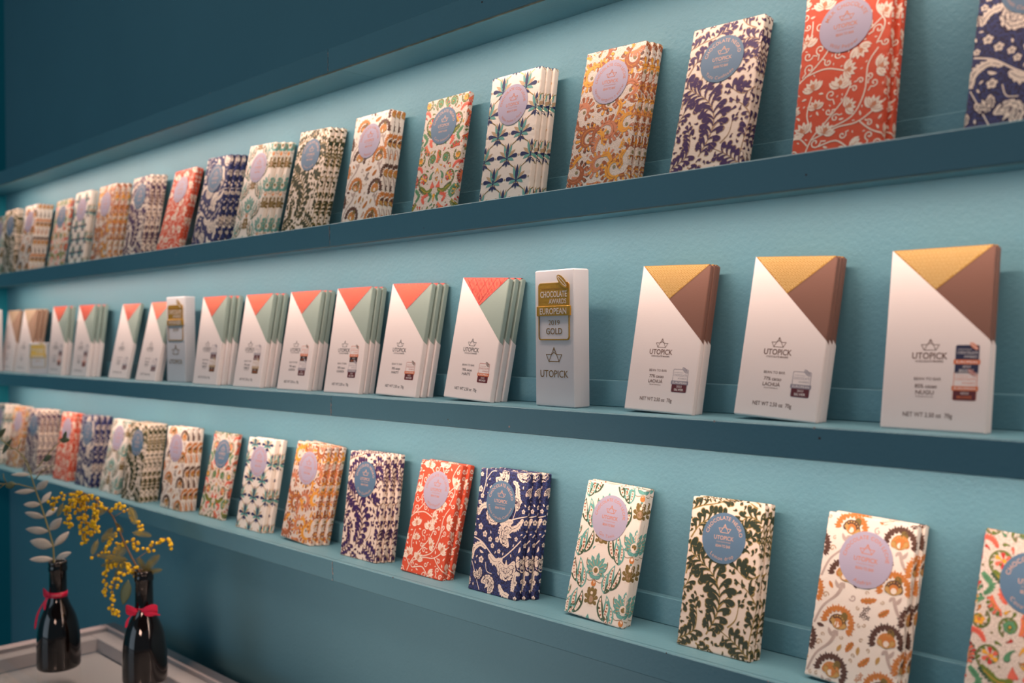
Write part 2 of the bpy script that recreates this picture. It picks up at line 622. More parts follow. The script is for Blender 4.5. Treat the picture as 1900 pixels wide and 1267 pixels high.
def design_plume(ink, line):
    d = Design(3)
    for c, sz in (([(3.3, 1.6), (4.3, 3.8), (4.3, 5.8), (3.2, 7.5), (.9, 9.0), (-.6, 10.2)], 1.15),
                  ([(4.4, 4.3), (5.4, 5.6), (6.6, 6.2)], .62), ([(-.5, .3), (1.7, 1.6), (2.0, 3.2), (1.5, 4.6)], .72),
                  ([(8.7, 8.2), (7.2, 7.6), (5.6, 8.6)], .95), ([(8.8, 4.9), (7.6, 6.3), (6.3, 7.1)], .5),
                  ([(8.9, -.2), (6.8, 1.3), (4.8, 2.3)], .78), ([(8.0, .2), (8.2, 2.6), (8.7, 5.2)], .85), ([(5.6, 2.7), (6.4, 3.6), (6.6, 4.9)], .6),
                  ([(.2, 7.0), (.5, 8.2), (1.9, 9.6), (2.2, 10.8)], .8), ([(8.9, 9.4), (8.9, 11.4), (8.1, 13.0), (6.6, 13.4), (5.8, 12.3), (6.5, 11.2), (7.2, 11.5)], .72),
                  ([(.3, 10.6), (1.2, 12.0), (2.6, 12.8), (4.6, 13.0)], .78), ([(-.5, 13.2), (1.2, 13.9), (3.2, 14.4), (5.0, 15.3)], .7),
                  ([(7.6, 14.3), (6.4, 15.0), (5.6, 16.0)], .7), ([(-.6, 4.4), (.3, 5.8), (.8, 7.0)], .6), ([(2.2, .6), (3.0, .1), (4.0, -.3)], .5)):
        d.plume(c, sz * 1.25, ink, line, check=0.02 if sz < 1.1 else None)

    def comma(p, a):
        L = d.rnd.uniform(.6, 1.15)
        m = d.rnd.choice((-1, 1))
        if d.drop(p, a, L, L * .48, m * 2.0, ink, 2, line, .09, check=0.0) and L > .8:
            q = d.spine(p, a, L, m * 2, (0, .3, .5))
            d.drop(q[-1], a - m * .6, L * .45, L * .26, -m * 1.0, ink, 2, line, .06)

    def small(p, a):
        d.drop(p, a, .42, .24, 1.2, ink, 2, line, .08, check=0.0)
    fill(d, 1500, comma)
    fill(d, 2200, small)
    return d


def flower_lotus(d, c, ang, s, ink, line):
    for k, L in ((-1.55, 1.0), (1.55, 1.0)):
        d.drop(c, ang + k, s * L, s * .42, -k * .55, ink, 2, leaf=True)
        d.strip(d.spine(c, ang + k, s * L * .8, -k * .5, (0, .5, 1)), .045, line, 3, False)
    for k in (-.95, .95, -.5, .5, 0):
        d.drop(c, ang + k, s * (.98 - abs(k) * .08), s * .36, 0, ink, 2, leaf=True)
        d.strip(d.spine((c[0], c[1]), ang + k, s * .62, 0, (0, 1)), .05, line, 3, False)
    d.disc((c[0] + math.cos(ang) * s * .32, c[1] + math.sin(ang) * s * .32), s * .2, line, 3, 6)


def toothleaf(d, p, a, L, w, ink, curl=0.4, check=None, vein=None):
    ts = [k / 9 for k in range(10)]
    sp = d.spine(p, a, L, curl, ts)
    if check is not None and not d.free(sp[1:], check + w / 3):
        return False
    ws = [w * q for q in (.1, .75, .55, 1.0, .7, 1.0, .6, .72, .35, 0)]
    d.strip(sp, ws, ink, 2)
    if vein:
        d.strip(sp[:-2], .05, vein, 3, False)
    return True


def design_red():
    d = Design(11)
    I, Ln = 'ivory', 'salmon'
    main = [[(1.2, -.2), (1.9, 1.6), (3.2, 3.1), (4.6, 4.8), (5.2, 6.2)], [(1.9, 1.5), (4.2, 2.3), (6.3, 2.6), (8.6, 4.3)],
            [(3.8, 2.4), (5.6, 3.2), (6.5, 5.2), (6.6, 7.6), (7.4, 9.0)], [(-.6, 6.6), (1.2, 8.0), (2.6, 9.6), (3.1, 11.2)], [(.6, 7.6), (2.6, 8.0), (4.4, 7.5)],
            [(1.8, 2.2), (1.2, 3.9), (1.5, 5.6)], [(3.0, 10.6), (3.6, 12.3), (2.4, 13.8), (.6, 14.2)], [(7.2, 9.4), (7.8, 11.2), (6.9, 12.9), (7.8, 14.8)],
            [(3.8, 10.0), (5.6, 10.3), (7.6, 11.8)], [(1.5, 1.0), (.6, 1.8), (-.5, 1.6)], [(2.6, .8), (4.2, 1.1), (5.4, .3)], [(6.2, 2.6), (7.4, 1.6), (8.8, 1.0)],
            [(-.4, 9.6), (.8, 11.2), (.9, 12.9)], [(5.4, 15.9), (4.6, 14.4), (5.2, 13.2)]]
    for c in main:
        p = d.curve(c, 26)
        d.strip(p, .13, I, 2)
    for u, v, a, s in ((1.1, 2.2, 2.2, 1.0), (3.0, 1.9, 1.2, .95), (5.6, .3, -.3, 1.0), (2.0, 4.4, 1.7, .75), (4.9, 4.0, .4, .85), (1.6, 6.2, 1.9, .95), (4.1, 6.0, 1.5, 1.0),
                       (4.5, 7.5, .0, .95), (7.2, 3.6, .9, 1.0), (7.5, 7.2, .2, 1.0), (5.6, 9.4, -1.1, 1.0), (.5, 10.6, 1.6, 1.0), (7.6, 12.0, .9, 1.0), (1.9, 13.9, 1.5, 1.05),
                       (5.0, 14.2, 1.5, 1.0), (7.7, 14.9, 1.1, 1.0), (8.7, 5.4, .8, .8), (8.8, 9.6, .6, .9), (8.8, 1.3, .5, .8), (-.4, 4.4, 1.0, .8), (-.3, 14.6, 1.2, .8), (3.4, 12.2, 1.4, .9)):
        s *= 1.22
        if d.free([(u + math.cos(a) * s * .6, v + math.sin(a) * s * .6)], .08):
            flower_lotus(d, (u, v), a, s, I, Ln)

    def sp(p, a):
        r = d.rnd.uniform(.3, .55)
        q = d.spiral(p, r, a, 1.15, 16, d.rnd.choice((-1, 1)))
        if d.free(q[::3] + [p], .05):
            e = q[0]
            b = a + math.pi / 2
            d.strip([(e[0] + math.cos(a) * r * .9, e[1] + math.sin(a) * r * .9 - .1)] + q, [.12] * 14 + [.14] * 3 + [.2], I, 2)

    fill(d, 420, sp)
    fill(d, 420, lambda p, a: toothleaf(d, p, a, d.rnd.uniform(.9, 1.25), .42, I, .4, .08, Ln))
    fill(d, 700, sp)
    fill(d, 1200, lambda p, a: d.drop(p, a, .5, .2, .5, I, 2, leaf=True, check=.06))
    fill(d, 900, lambda p, a: d.drop(p, a, .28, .12, .5, I, 2, leaf=True, check=.05))
    return d


def carnation(d, c, ang, s, I, Ln):
    for ring, (L, n, span) in enumerate(((1.0, 9, 1.9), (.74, 7, 1.5), (.46, 4, .9))):
        for k in range(n):
            a = ang - span + 2 * span * k / (n - 1)
            ll = s * L * (1 - .12 * abs(k - (n - 1) / 2) / n)
            d.drop(c, a, ll, s * .44 * (L + .15), .15 * ((k % 2) * 2 - 1), I, 2.0 + 1.7 * ring + .85 * (k % 2), Ln, .1, lo=.55)
            for q in (-.08, .09):
                d.strip(d.spine((c[0] + math.cos(a + q) * ll * .6, c[1] + math.sin(a + q) * ll * .6), a + q, ll * .25, 0, (0, 1)), .04, Ln, 2.4 + 1.7 * ring + .85 * (k % 2), False)
    d.drop((c[0] - math.cos(ang) * s * .45, c[1] - math.sin(ang) * s * .45), ang, s * .55, s * .42, 0, I, 8, Ln, .06)


def flower5(d, c, r, I, Ln, ctr=None, n=5):
    for k in range(n):
        a = 2 * math.pi * k / n + .3
        q = (c[0] + math.cos(a) * r * .58, c[1] + math.sin(a) * r * .58)
        d.disc(q, r * .44, Ln, 1, 6)
        d.disc(q, r * .38, I, 2, 6)
    d.disc(c, r * .34, Ln, 3, 6)
    d.disc(c, r * .17, ctr or I, 4, 6)


def acanthus(d, ctrl, s, ink, vein=None, tip=None, check=None, only=0, out=None):
    pts = d.curve(ctrl, 14) if len(ctrl) < 12 else ctrl
    if check is not None and not d.free(pts[2:], check + s * .2):
        return False
    n = len(pts)
    pos, tot = d.along(pts, s * .6, s * .2)
    for i, (p, a, dd) in enumerate(pos):
        t = dd / tot
        L = s * (.8 + .55 * math.sin(math.pi * t))
        for side in ((only,) if only else (1, -1)):
            k = 1.45 if only else 1.0
            d.drop(p, a + side * .3, L * k, s * .62, side * (1.5 if only else .9), tip if tip and (i % 2 if only else side > 0) else ink, 2 + .25 * (i % 2), out, .06, leaf=not only, lo=.25)
    d.strip(pts, [s * 1.15 * math.sin(math.pi * (.12 + .8 * k / (n - 1))) for k in range(n)], ink, 3)
    if vein:
        d.strip(pts[1:-1], .05, vein, 4, False)
    return True


def design_navy():
    d = Design(7)
    I, Ln = 'ivory', 'darkline'
    for c, w in (([(-.5, 6.4), (1.6, 5.9), (3.6, 4.6), (4.8, 4.2), (6.6, 5.4), (8.9, 7.6)], .16), ([(5.0, 8.4), (6.6, 9.2), (8.8, 9.8)], .14), ([(2.0, .2), (1.0, 2.0), (.2, 3.4)], .1),
                 ([(5.2, 4.4), (5.4, 3.2), (4.8, 2.8)], .1), ([(.8, 11.4), (1.2, 13.4), (1.0, 15.2)], .13), ([(1.1, 13.2), (2.0, 14.4), (2.9, 14.6)], .1),
                 ([(2.6, 3.6), (3.0, 2.6), (3.9, 2.4)], .1), ([(6.4, 9.0), (6.8, 10.4), (6.2, 11.3)], .1)):
        d.strip(d.curve(c, 26), w, I, 2)
    for u, v, a, s in ((3.2, 9.5, -2.1, 1.45), (5.9, 7.2, 2.9, 1.5), (6.2, 3.6, -1.5, 1.7), (3.3, 1.0, .9, 1.25), (3.9, 14.1, -.6, 1.3), (7.6, 14.9, -1.6, 1.3), (1.4, 2.2, -1.0, .85),
                       (1.6, 14.3, .6, .8), (6.6, 11.0, 1.0, .95), (9.0, 4.6, -1.3, 1.4), (7.9, 6.6, .8, .9), (-.4, 1.0, .6, .8), (9.0, 12.2, 1.2, .9), (.0, 9.3, 2.2, .7)):
        if d.free([(u + math.cos(a) * s * .6, v + math.sin(a) * s * .6)], .1):
            carnation(d, (u, v), a, s, I, Ln)
    for u, v, r in ((2.0, 6.9, .42), (3.0, 6.4, .36), (3.5, 5.7, .34), (4.2, 6.5, .38), (3.9, 8.9, .42), (1.1, 7.7, .44), (.4, 12.2, .42), (.8, 11.4, .34), (.5, 10.6, .32), (1.8, 3.8, .46),
                    (.3, 4.9, .4), (7.9, 2.0, .4), (2.6, 10.9, .36), (8.7, 9.0, .38), (5.5, 12.6, .4), (.2, 14.9, .36)):
        flower5(d, (u, v), r, I, Ln)
    for c, s in (([(2.5, 5.2), (1.4, 5.6), (.4, 5.0), (.1, 3.8)], .5), ([(3.0, 4.6), (4.0, 3.9), (5.2, 4.1)], .62), ([(6.6, 8.9), (5.2, 8.6), (4.6, 7.4)], .6), ([(8.2, 9.4), (7.4, 8.4), (6.4, 8.0)], .5),
                 ([(5.9, 13.6), (6.6, 13.2), (7.0, 11.8), (7.5, 11.2)], .5), ([(5.3, 1.4), (5.9, .6), (6.9, .3)], .5), ([(.4, 9.0), (.9, 10.0), (1.9, 10.4)], .5), ([(8.6, 3.0), (7.8, 2.9), (7.6, 1.0)], .45)):
        acanthus(d, c, s, I, Ln)
    fill(d, 300, lambda p, a: flower5(d, p, .3, I, Ln) if d.free([p], .36) else None)
    fill(d, 900, lambda p, a: d.drop(p, a, .8, .3, .9, I, 2, leaf=True, check=.12) and None)
    fill(d, 900, lambda p, a: d.drop(p, a, .42, .18, .9, I, 2, leaf=True, check=.1) and None)
    return d


def design_mint():
    d = Design(5)
    T, G, K, Tn = 'teal', 'leafdark', 'olivebrown', 'tan'

    def lotus(c, s):
        for k in (-1.9, 1.9, -1.45, 1.45, -1.0, 1.0, -.55, .55, 0):
            a = math.pi / 2 + k
            L = s * (1.0 if abs(k) < .2 else .92 if abs(k) < 1.1 else .72)
            toothleaf(d, c, a, L, s * .34, T, 0)
            d.strip(d.spine((c[0] + math.cos(a) * L * .3, c[1] + math.sin(a) * L * .3), a, L * .45, 0, (0, .5, 1)), [.05, .12, .02], Tn, 5, False)
        d.disc(c, s * .24, 'ivory', 6)
        d.disc(c, s * .15, K, 7)
        d.disc((c[0], c[1] - s * .72), s * .17, 'orange', 5)
        d.disc((c[0], c[1] - s * .66), s * .08, 'ivory', 6)

    def crown(c, s):
        for k in (-1, 1):
            for j, q in enumerate((.9, 1.5, 2.3)):
                d.drop(c, math.pi / 2 + k * q, s * (.8 - .08 * j), s * .3, -k * .9, K, 2)
        for k in (-.4, 0, .4):
            d.drop(c, math.pi / 2 + k, s * .95, s * .3, 0, K, 2)
        d.disc(c, s * .36, K, 3)
        d.disc((c[0], c[1] + .05), s * .25, 'tanline', 4)
        d.disc((c[0], c[1] + s * .5), s * .12, 'ivory', 4)
        for k in (-.25, 0, .25):
            d.disc((c[0] + k * s, c[1] - s * .42), s * .07, 'ivory', 4, 5)

    def pod(c, m, s):
        for a, cv, ink in ((2.3, -.9, G), (1.15, .9, T)):
            p = (c[0] + m * .3 * s, c[1] - .8 * s)
            if m < 0:
                a, cv = math.pi - a, -cv
            sp = d.spine(p, a, 2.1 * s, cv, [k / 8 for k in range(9)])
            w = [.08, .36, .56, .62, .64, .58, .42, .22, 0]
            d.strip(sp, [q * s * 1.05 for q in w], ink, 2)
            d.strip(sp[1:-1], [q * s * .5 for q in w[1:-1]], 'ivory', 3, False)
            for q in sp[2:-2]:
                d.disc(q, .075 * s, 'sienna', 4, 5)
        q = (c[0] + m * 1.1 * s, c[1] + .7 * s)
        d.drop(q, math.pi / 2 - m * 2.2, 1.0 * s, .34 * s, m * .9, T, 4, 'tealdark', .05, leaf=True)
        d.strip(d.spine(q, math.pi / 2 + m * .5, .6 * s, -m * .8, (0, .3, .6, 1)), .09, K, 3)
    for i, u0 in enumerate((-1.1, 3.5, 8.1)):
        for j in range(-1, 3):
            v0 = 5.2 + j * 6.6 + (3.3 if i != 1 else 0)
            lotus((u0, v0), 1.95)
            crown((u0, v0 + 3.45), 1.45)
            for m in (-1, 1):
                pod((u0 + m * 1.75, v0 + 2.7), m, 1.35)
                pod((u0 + m * 2.0, v0 - 1.3), -m, 1.1)
            d.drop((u0, v0 - 1.35), -math.pi / 2, .6, .26, 0, T, 2, 'tealdark', .06, leaf=True)
            for m in (-1, 1):
                d.strip(d.curve([(u0, v0 - 1.0), (u0 + m * .9, v0 - 1.2), (u0 + m * 1.5, v0 - .6)], 8), .07, K, 1, False)
    fill(d, 900, lambda p, a: d.drop(p, a, .5, .17, .8, d.rnd.choice((T, K)), 2, leaf=True, check=.1) and None)
    return d


def design_saffron():
    d = Design(9)

    def sun(c, s, o, b, a0=1.45):
        for k in range(11):
            a = a0 - 1.75 + 3.5 * k / 10
            p = (c[0] + math.cos(a) * s * .62, c[1] + math.sin(a) * s * .62)
            for q, L in ((0, .5), (-.32, .42), (.32, .42)):
                d.drop(p, a + q * 1.2, s * L, s * .15, 0, o, 2, leaf=True)
        d.drop(c, a0 - 1.45, s * .78, s * .62, 2.9, 'olivebrown', 3)
        for k in range(9):
            a = a0 - 1.6 + 3.2 * k / 8
            d.disc((c[0] + math.cos(a) * s * .34, c[1] + math.sin(a) * s * .34), s * .2, b, 4, 6)
            d.disc((c[0] + math.cos(a) * s * .42, c[1] + math.sin(a) * s * .42), s * .055, 'gold', 5, 5)
        d.disc(c, s * .3, o if o == 'orange' else 'orange', 6, 8)
        d.disc((c[0], c[1] - s * .06), s * .17, 'ivory', 7, 7)
        for m in (-1, 1):
            d.drop((c[0], c[1] - s * .28), a0 + m * 1.4, s * .62, s * .26, m * -1.3, 'gold', 7, 'olivebrown', .04)
            d.drop((c[0], c[1] - s * .4), a0 + math.pi - m * .6, s * .35, s * .18, 0, 'greige', 2, leaf=True)

    for i, (u0, vs) in enumerate(((2.4, (.9, 5.1, 9.3, 13.5)), (7.0, (.4, 4.5, 9.0, 12.9)), (-.9, (3.2, 7.5, 11.6)), (9.3, (2.6, 6.6, 10.8, 15)))):
        for j, v0 in enumerate(vs):
            br = (i + j) % 2 == 0
            sun((u0, v0), 1.55, 'brown' if br else 'orange', 'orange' if br else 'brown', 1.45 + (.2 if i % 2 else -.15))
            sg = -1 if i % 2 else 1
            for k, w in ((0, .2), (.16, .09)):
                p = d.curve([(u0 + k, v0 - .6), (u0 - .5 * sg + k, v0 - 1.8), (u0 - 1.6 * sg, v0 - 3.0), (u0 - 2.2 * sg, v0 - 4.6)], 16)
                d.strip(p, w, 'greige', 1)
            d.drop((u0 - .2 * sg, v0 - 1.2), 1.57 + sg * 1.1, .95, .34, -sg * .9, 'greige', 1, leaf=True)
            d.strip(d.spiral((u0 - 1.5 * sg, v0 - 2.0), .32, 0, 1.1, 14, sg), .11, 'tan', 2)
    fill(d, 500, lambda p, a: toothleaf(d, p, a, d.rnd.uniform(1.1, 1.6), .6, d.rnd.choice(('orange', 'brown', 'orange')), .5, .04, 'olivebrown'))
    fill(d, 500, lambda p, a: d.strip(d.spiral(p, .34, a, 1.1, 12, 1), .12, 'greige', 2) if d.free([p], .36) else None)

    def trio(p, a):
        ink = d.rnd.choice(('orange', 'brown'))
        if d.free([p], .42):
            for k in (-.8, 0, .8):
                q = (p[0] + math.cos(a + k) * .42, p[1] + math.sin(a + k) * .42)
                d.strip([p, q], .05, 'greige', 1)
                for m in range(4):
                    d.drop(q, a + k + m * 1.57, .2, .14, 0, ink, 2)
    fill(d, 260, trio)
    fill(d, 500, lambda p, a: d.drop(p, a, .75, .34, .3, d.rnd.choice(('brown', 'orange', 'gold')), 2, leaf=True, check=.03) and None)
    fill(d, 500, lambda p, a: d.strip(d.spiral(p, .2, a, 1.0, 9), .08, 'tan', 2) if d.free([p], .2) else None)
    return d


def design_hibiscus():
    d = Design(13)
    cx = BW / 2

    def mir(u):
        return [(u, 1), (BW - u, -1)]
    for v0 in (-6.2, 1.4, 9.0):
        for (u, v, r, a, tn) in ((1.7, 3.3, 1.25, -1.4, 1.2), (2.9, 5.9, .95, -2.0, 1.1), (.5, 6.0, .9, 1.0, 1.1)):
            for uu, m in mir(u):
                q = d.spiral((uu, v0 + v), r, a if m > 0 else math.pi - a, tn, 24, -1 * m, .25)
                d.strip(q, [.13] * 25, 'leafdark', 1)
                d.strip(q, [.07] * 25, 'leaf', 2, False)
                for i, (p, an, dd) in enumerate(d.along(q, .5)[0]):
                    d.drop(p, an - m * .9, .42, .2, m * .6, 'leaf' if i % 2 else 'mossdot', 2, 'leafdark', .04)
        for uu, m in mir(1.7):
            c = (uu, v0 + 3.35)
            for k in range(6):
                a = k * 1.05 + .4
                d.drop(c, a, .68, .36, .6 * m, ('coral', 'red', 'yellow')[k % 3], 4, leaf=False)
            d.disc((c[0] + .12, c[1]), .16, 'yellow', 6)
        for uu, m in mir(2.9):
            flower5(d, (uu, v0 + 5.9), .55, 'mintgreen', 'leafdark', 'yellow', 7)
        for uu, m in mir(.5):
            flower5(d, (uu, v0 + 6.0), .46, 'yellow', 'orange', 'coral')
        for uu, m in mir(3.5):
            for k in (0, .35, -.3):
                d.drop((uu, v0 + 2.9), -1.57 + m * k, .95, .26, m * .3, 'coral', 3, 'red', .04)
            d.drop((uu, v0 + 4.2), 1.57 + m * 1.9, 1.2, .48, m * 1.6, 'mintgreen', 3, 'leafdark', .06)
        for uu, m in mir(3.85):
            d.drop((uu, v0 + 3.9), 1.3 if m > 0 else 1.84, .8, .26, -m * .5, 'yellow', 3, 'orange', .05)
            acanthus(d, [(uu - m * .2, v0 + 1.9), (uu - m * 1.2, v0 + 1.5), (uu - m * 2.6, v0 + 2.2)], .52, 'leaf', 'yellow', 'leafdark')
        for uu, m in mir(2.4):
            acanthus(d, [(uu, v0 + .0), (uu - m * .4, v0 + .8), (uu + m * .5, v0 + 1.3)], .42, 'coral', 'red')
            acanthus(d, [(uu + m * .8, v0 + .2), (uu + m * 1.2, v0 + .9), (uu + m * .6, v0 + 1.4)], .34, 'mintgreen', 'leafdark')
        for uu, m in mir(.6):
            acanthus(d, [(uu, v0 + .4), (uu + m * .5, v0 + 1.2), (uu - m * .2, v0 + 2.0)], .36, 'mintgreen', 'leafdark')
            d.drop((uu - m * .6, v0 + 4.6), 1.4, .9, .4, m * 1.2, 'red', 3, 'coral', .05)
            acanthus(d, [(uu + m * .6, v0 + 4.3), (uu + m * .1, v0 + 4.9), (uu - m * .6, v0 + 5.1)], .34, 'coral', 'red')
        d.drop((cx, v0 + .2), 1.57, 1.0, .4, 0, 'yellow', 3, 'orange', .08)
        d.drop((cx, v0 + 7.0), -1.57, .8, .4, 0, 'leaf', 3, 'leafdark', .06, leaf=True)
    cols = ('coral', 'yellow', 'leaf', 'mintgreen', 'red', 'orange')
    fill(d, 420, lambda p, a: acanthus(d, d.spine(p, a, 1.5, 1.4, [k / 12 for k in range(13)]), .36, d.rnd.choice(('coral', 'leaf', 'red', 'mintgreen', 'coral')), 'yellow', d.rnd.choice(cols), .02, -1, 'leafdark') and None)
    fill(d, 800, lambda p, a: d.drop(p, a, .55, .24, 1.0, d.rnd.choice(cols), 2, 'leafdark', .05, check=.02) and None)
    fill(d, 700, lambda p, a: d.disc(p, .11, 'mossdot', 2, 5) if d.free([p], .18) else None)
    return d


def design_tonka():
    d = Design(17)
    PX, PY = 3.9, 5.6
    for i in range(-2, 6):
        u0 = 2.2 + i * PX / 2
        for sg in (-1, 1):
            pts = []
            for k in range(90):
                v = -2.8 + k * .22
                ph = 2 * math.pi * v / PY + math.pi * (i % 2)
                x = math.cos(ph)
                x = math.copysign(abs(x) ** .72, x)
                pts.append((u0 + PX / 4 + sg * (PX / 4) * x * .94, v))
            if sg == 1:
                d.strip(pts, .12, 'foilgold', 1, False)
    for i in range(-1, 5):
        for j in range(-1, 8):
            u, v = 2.2 + i * PX / 2 - PX / 2, j * PY / 2 - .1
            if (i + j) % 2:
                continue
            c = (u, v - .35)
            s = 1.68
            d.drop(c, 1.57, s * 1.15, s * .3, 0, 'navy', 4, leaf=True)
            for m in (-1, 1):
                d.drop(c, 1.57 - m * .42, s * 1.08, s * .26, m * .1, 'teal', 3, leaf=True)
                d.drop(c, 1.57 - m * .2, s * 1.18, s * .2, -m * .1, 'tan', 2, leaf=True)
                d.drop(c, 1.57 - m * .8, s * .98, s * .26, -m * .25, 'teal' if False else 'tan', 2, leaf=True)
                d.drop(c, 1.57 - m * 1.15, s * 1.05, s * .3, -m * .55, 'navy', 4)
                d.drop(c, 1.57 - m * 1.5, s * .75, s * .24, -m * .7, 'teal', 3, leaf=True)
                d.drop((c[0], c[1] - .3), -1.57 + m * .75, s * .5, s * .17, m * .4, 'navy', 4, leaf=True)
            d.disc((c[0], c[1] - .08), .13, 'navy', 5, 6)
            d.drop((c[0], c[1] - .2), -1.57, s * .5, s * .2, 0, 'navy', 4, leaf=True)
            d.strip([(c[0], c[1] - .3), (c[0], c[1] - 1.05)], .06, 'tanline', 2)
            d.disc((u + PX / 2, v - .1 + 0), .12, 'foilgold', 2, 6)
            d.disc((u + PX / 2, v - .1), .06, 'ivory', 3, 6)
    return d


def design_orange():
    d = Design(23)
    cols = ('sienna', 'salmon', 'amber')
    sc = (((2.3, 5.4), 1.35, .6, 1, 'sienna', 'amber'), ((4.9, 6.0), 1.25, 2.6, -1, 'salmon', 'sienna'), ((1.3, 1.8), 1.3, 3.4, 1, 'sienna', 'salmon'), ((6.6, 2.0), 1.3, 5.4, -1, 'amber', 'sienna'),
          ((4.2, 2.4), 1.0, 1.2, 1, 'salmon', 'amber'), ((7.4, 6.6), 1.2, 1.0, 1, 'amber', 'salmon'), ((1.0, 8.7), 1.2, 4.0, -1, 'salmon', 'sienna'), ((4.4, 9.2), 1.2, .2, 1, 'sienna', 'amber'),
          ((7.2, 10.4), 1.2, 3.0, -1, 'salmon', 'sienna'), ((1.3, 12.6), 1.3, 1.2, 1, 'amber', 'sienna'), ((4.3, 13.2), 1.1, 5.2, -1, 'salmon', 'amber'), ((7.1, 14.0), 1.3, 2.0, 1, 'sienna', 'amber'),
          ((8.9, 8.4), 1.0, 1.0, 1, 'amber', 'sienna'), ((8.9, 3.6), 1.0, 3.0, -1, 'sienna', 'amber'), ((8.9, 12.4), 1.0, 5.0, 1, 'amber', 'sienna'), ((2.6, 15.6), 1.0, 5.0, 1, 'sienna', 'amber'))
    for c, r, a, m, c1, c2 in sc:
        q = d.spiral(c, r, a, .85, 16, m, .3)
        acanthus(d, q[:15], .58, c1, c2, c2, None, -m, 'sienna' if c1 != 'sienna' else 'brown')
        acanthus(d, d.curve([q[0], (q[0][0] + math.cos(a - m) * .9, q[0][1] + math.sin(a - m) * .9), (q[0][0] + math.cos(a - m * 1.6) * 1.7, q[0][1] + math.sin(a - m * 1.6) * 1.7)], 13), .46, c2, c1, c1, None, m)
        d.disc(c, .2, 'mossdot', 3, 6)
    fill(d, 700, lambda p, a: acanthus(d, d.spine(p, a, 1.7, 1.5, [k / 12 for k in range(13)]), .40, d.rnd.choice(cols), 'amber', d.rnd.choice(cols), .03, -1, 'sienna') and None)
    fill(d, 700, lambda p, a: acanthus(d, d.spine(p, a, .9, 1.4, [k / 12 for k in range(13)]), .26, d.rnd.choice(cols), None, d.rnd.choice(cols), .03, -1) and None)
    fill(d, 600, lambda p, a: d.disc(p, .12, 'mossdot', 2, 6) if d.free([p], .25) else None)
    fill(d, 600, lambda p, a: d.drop(p, a, .4, .16, 1.0, d.rnd.choice(cols), 2, check=.12) and None)
    return d


# ------------------------------------------------------------------ wrapping a flat design round a soft-edged bar
def wrinkle(u, v, amp):
    n = (np.sin(u * 9.1 + 2.2 * np.sin(v * 3.1)) + np.sin(v * 7.3 + 1.7 * np.sin(u * 4.3)) + np.sin((u + v) * 13.0) * .6) / 2.6
    e = np.minimum(np.abs(u - 0), np.abs(u - BW))
    k = np.exp(-e / 0.30)
    m = np.sin(v * 5.9 + 1.1 * np.sin(v * 2.3)) * .6 + np.sin(v * 11.7 + .5) * .4
    return amp * (0.25 * n + 0.85 * k * m)


def on_bar(u, v, off, H, R, amp):
    """centimetres in, metres out"""
    x = np.clip(u, 0, BW)
    y = np.maximum(0, u - BW) + np.maximum(0, -u) + np.maximum(0, v - H) + np.maximum(0, -v)
    z = np.clip(v, 0, H)
    y = np.minimum(y, BT)
    return round_box(x, y, z, u, v, off, H, R, amp)


def round_box(x, y, z, u, v, off, H, R, amp):
    qx, qy, qz = np.clip(x, R, BW - R), np.clip(y, R, BT - R), np.clip(z, R, H - R)
    dx, dy, dz = x - qx, y - qy, z - qz
    L = np.sqrt(dx * dx + dy * dy + dz * dz) + 1e-9
    k = (R + off + wrinkle(u, v, amp)) / L
    return np.stack([qx + dx * k, qy + dy * k, qz + dz * k], -1) * 0.01


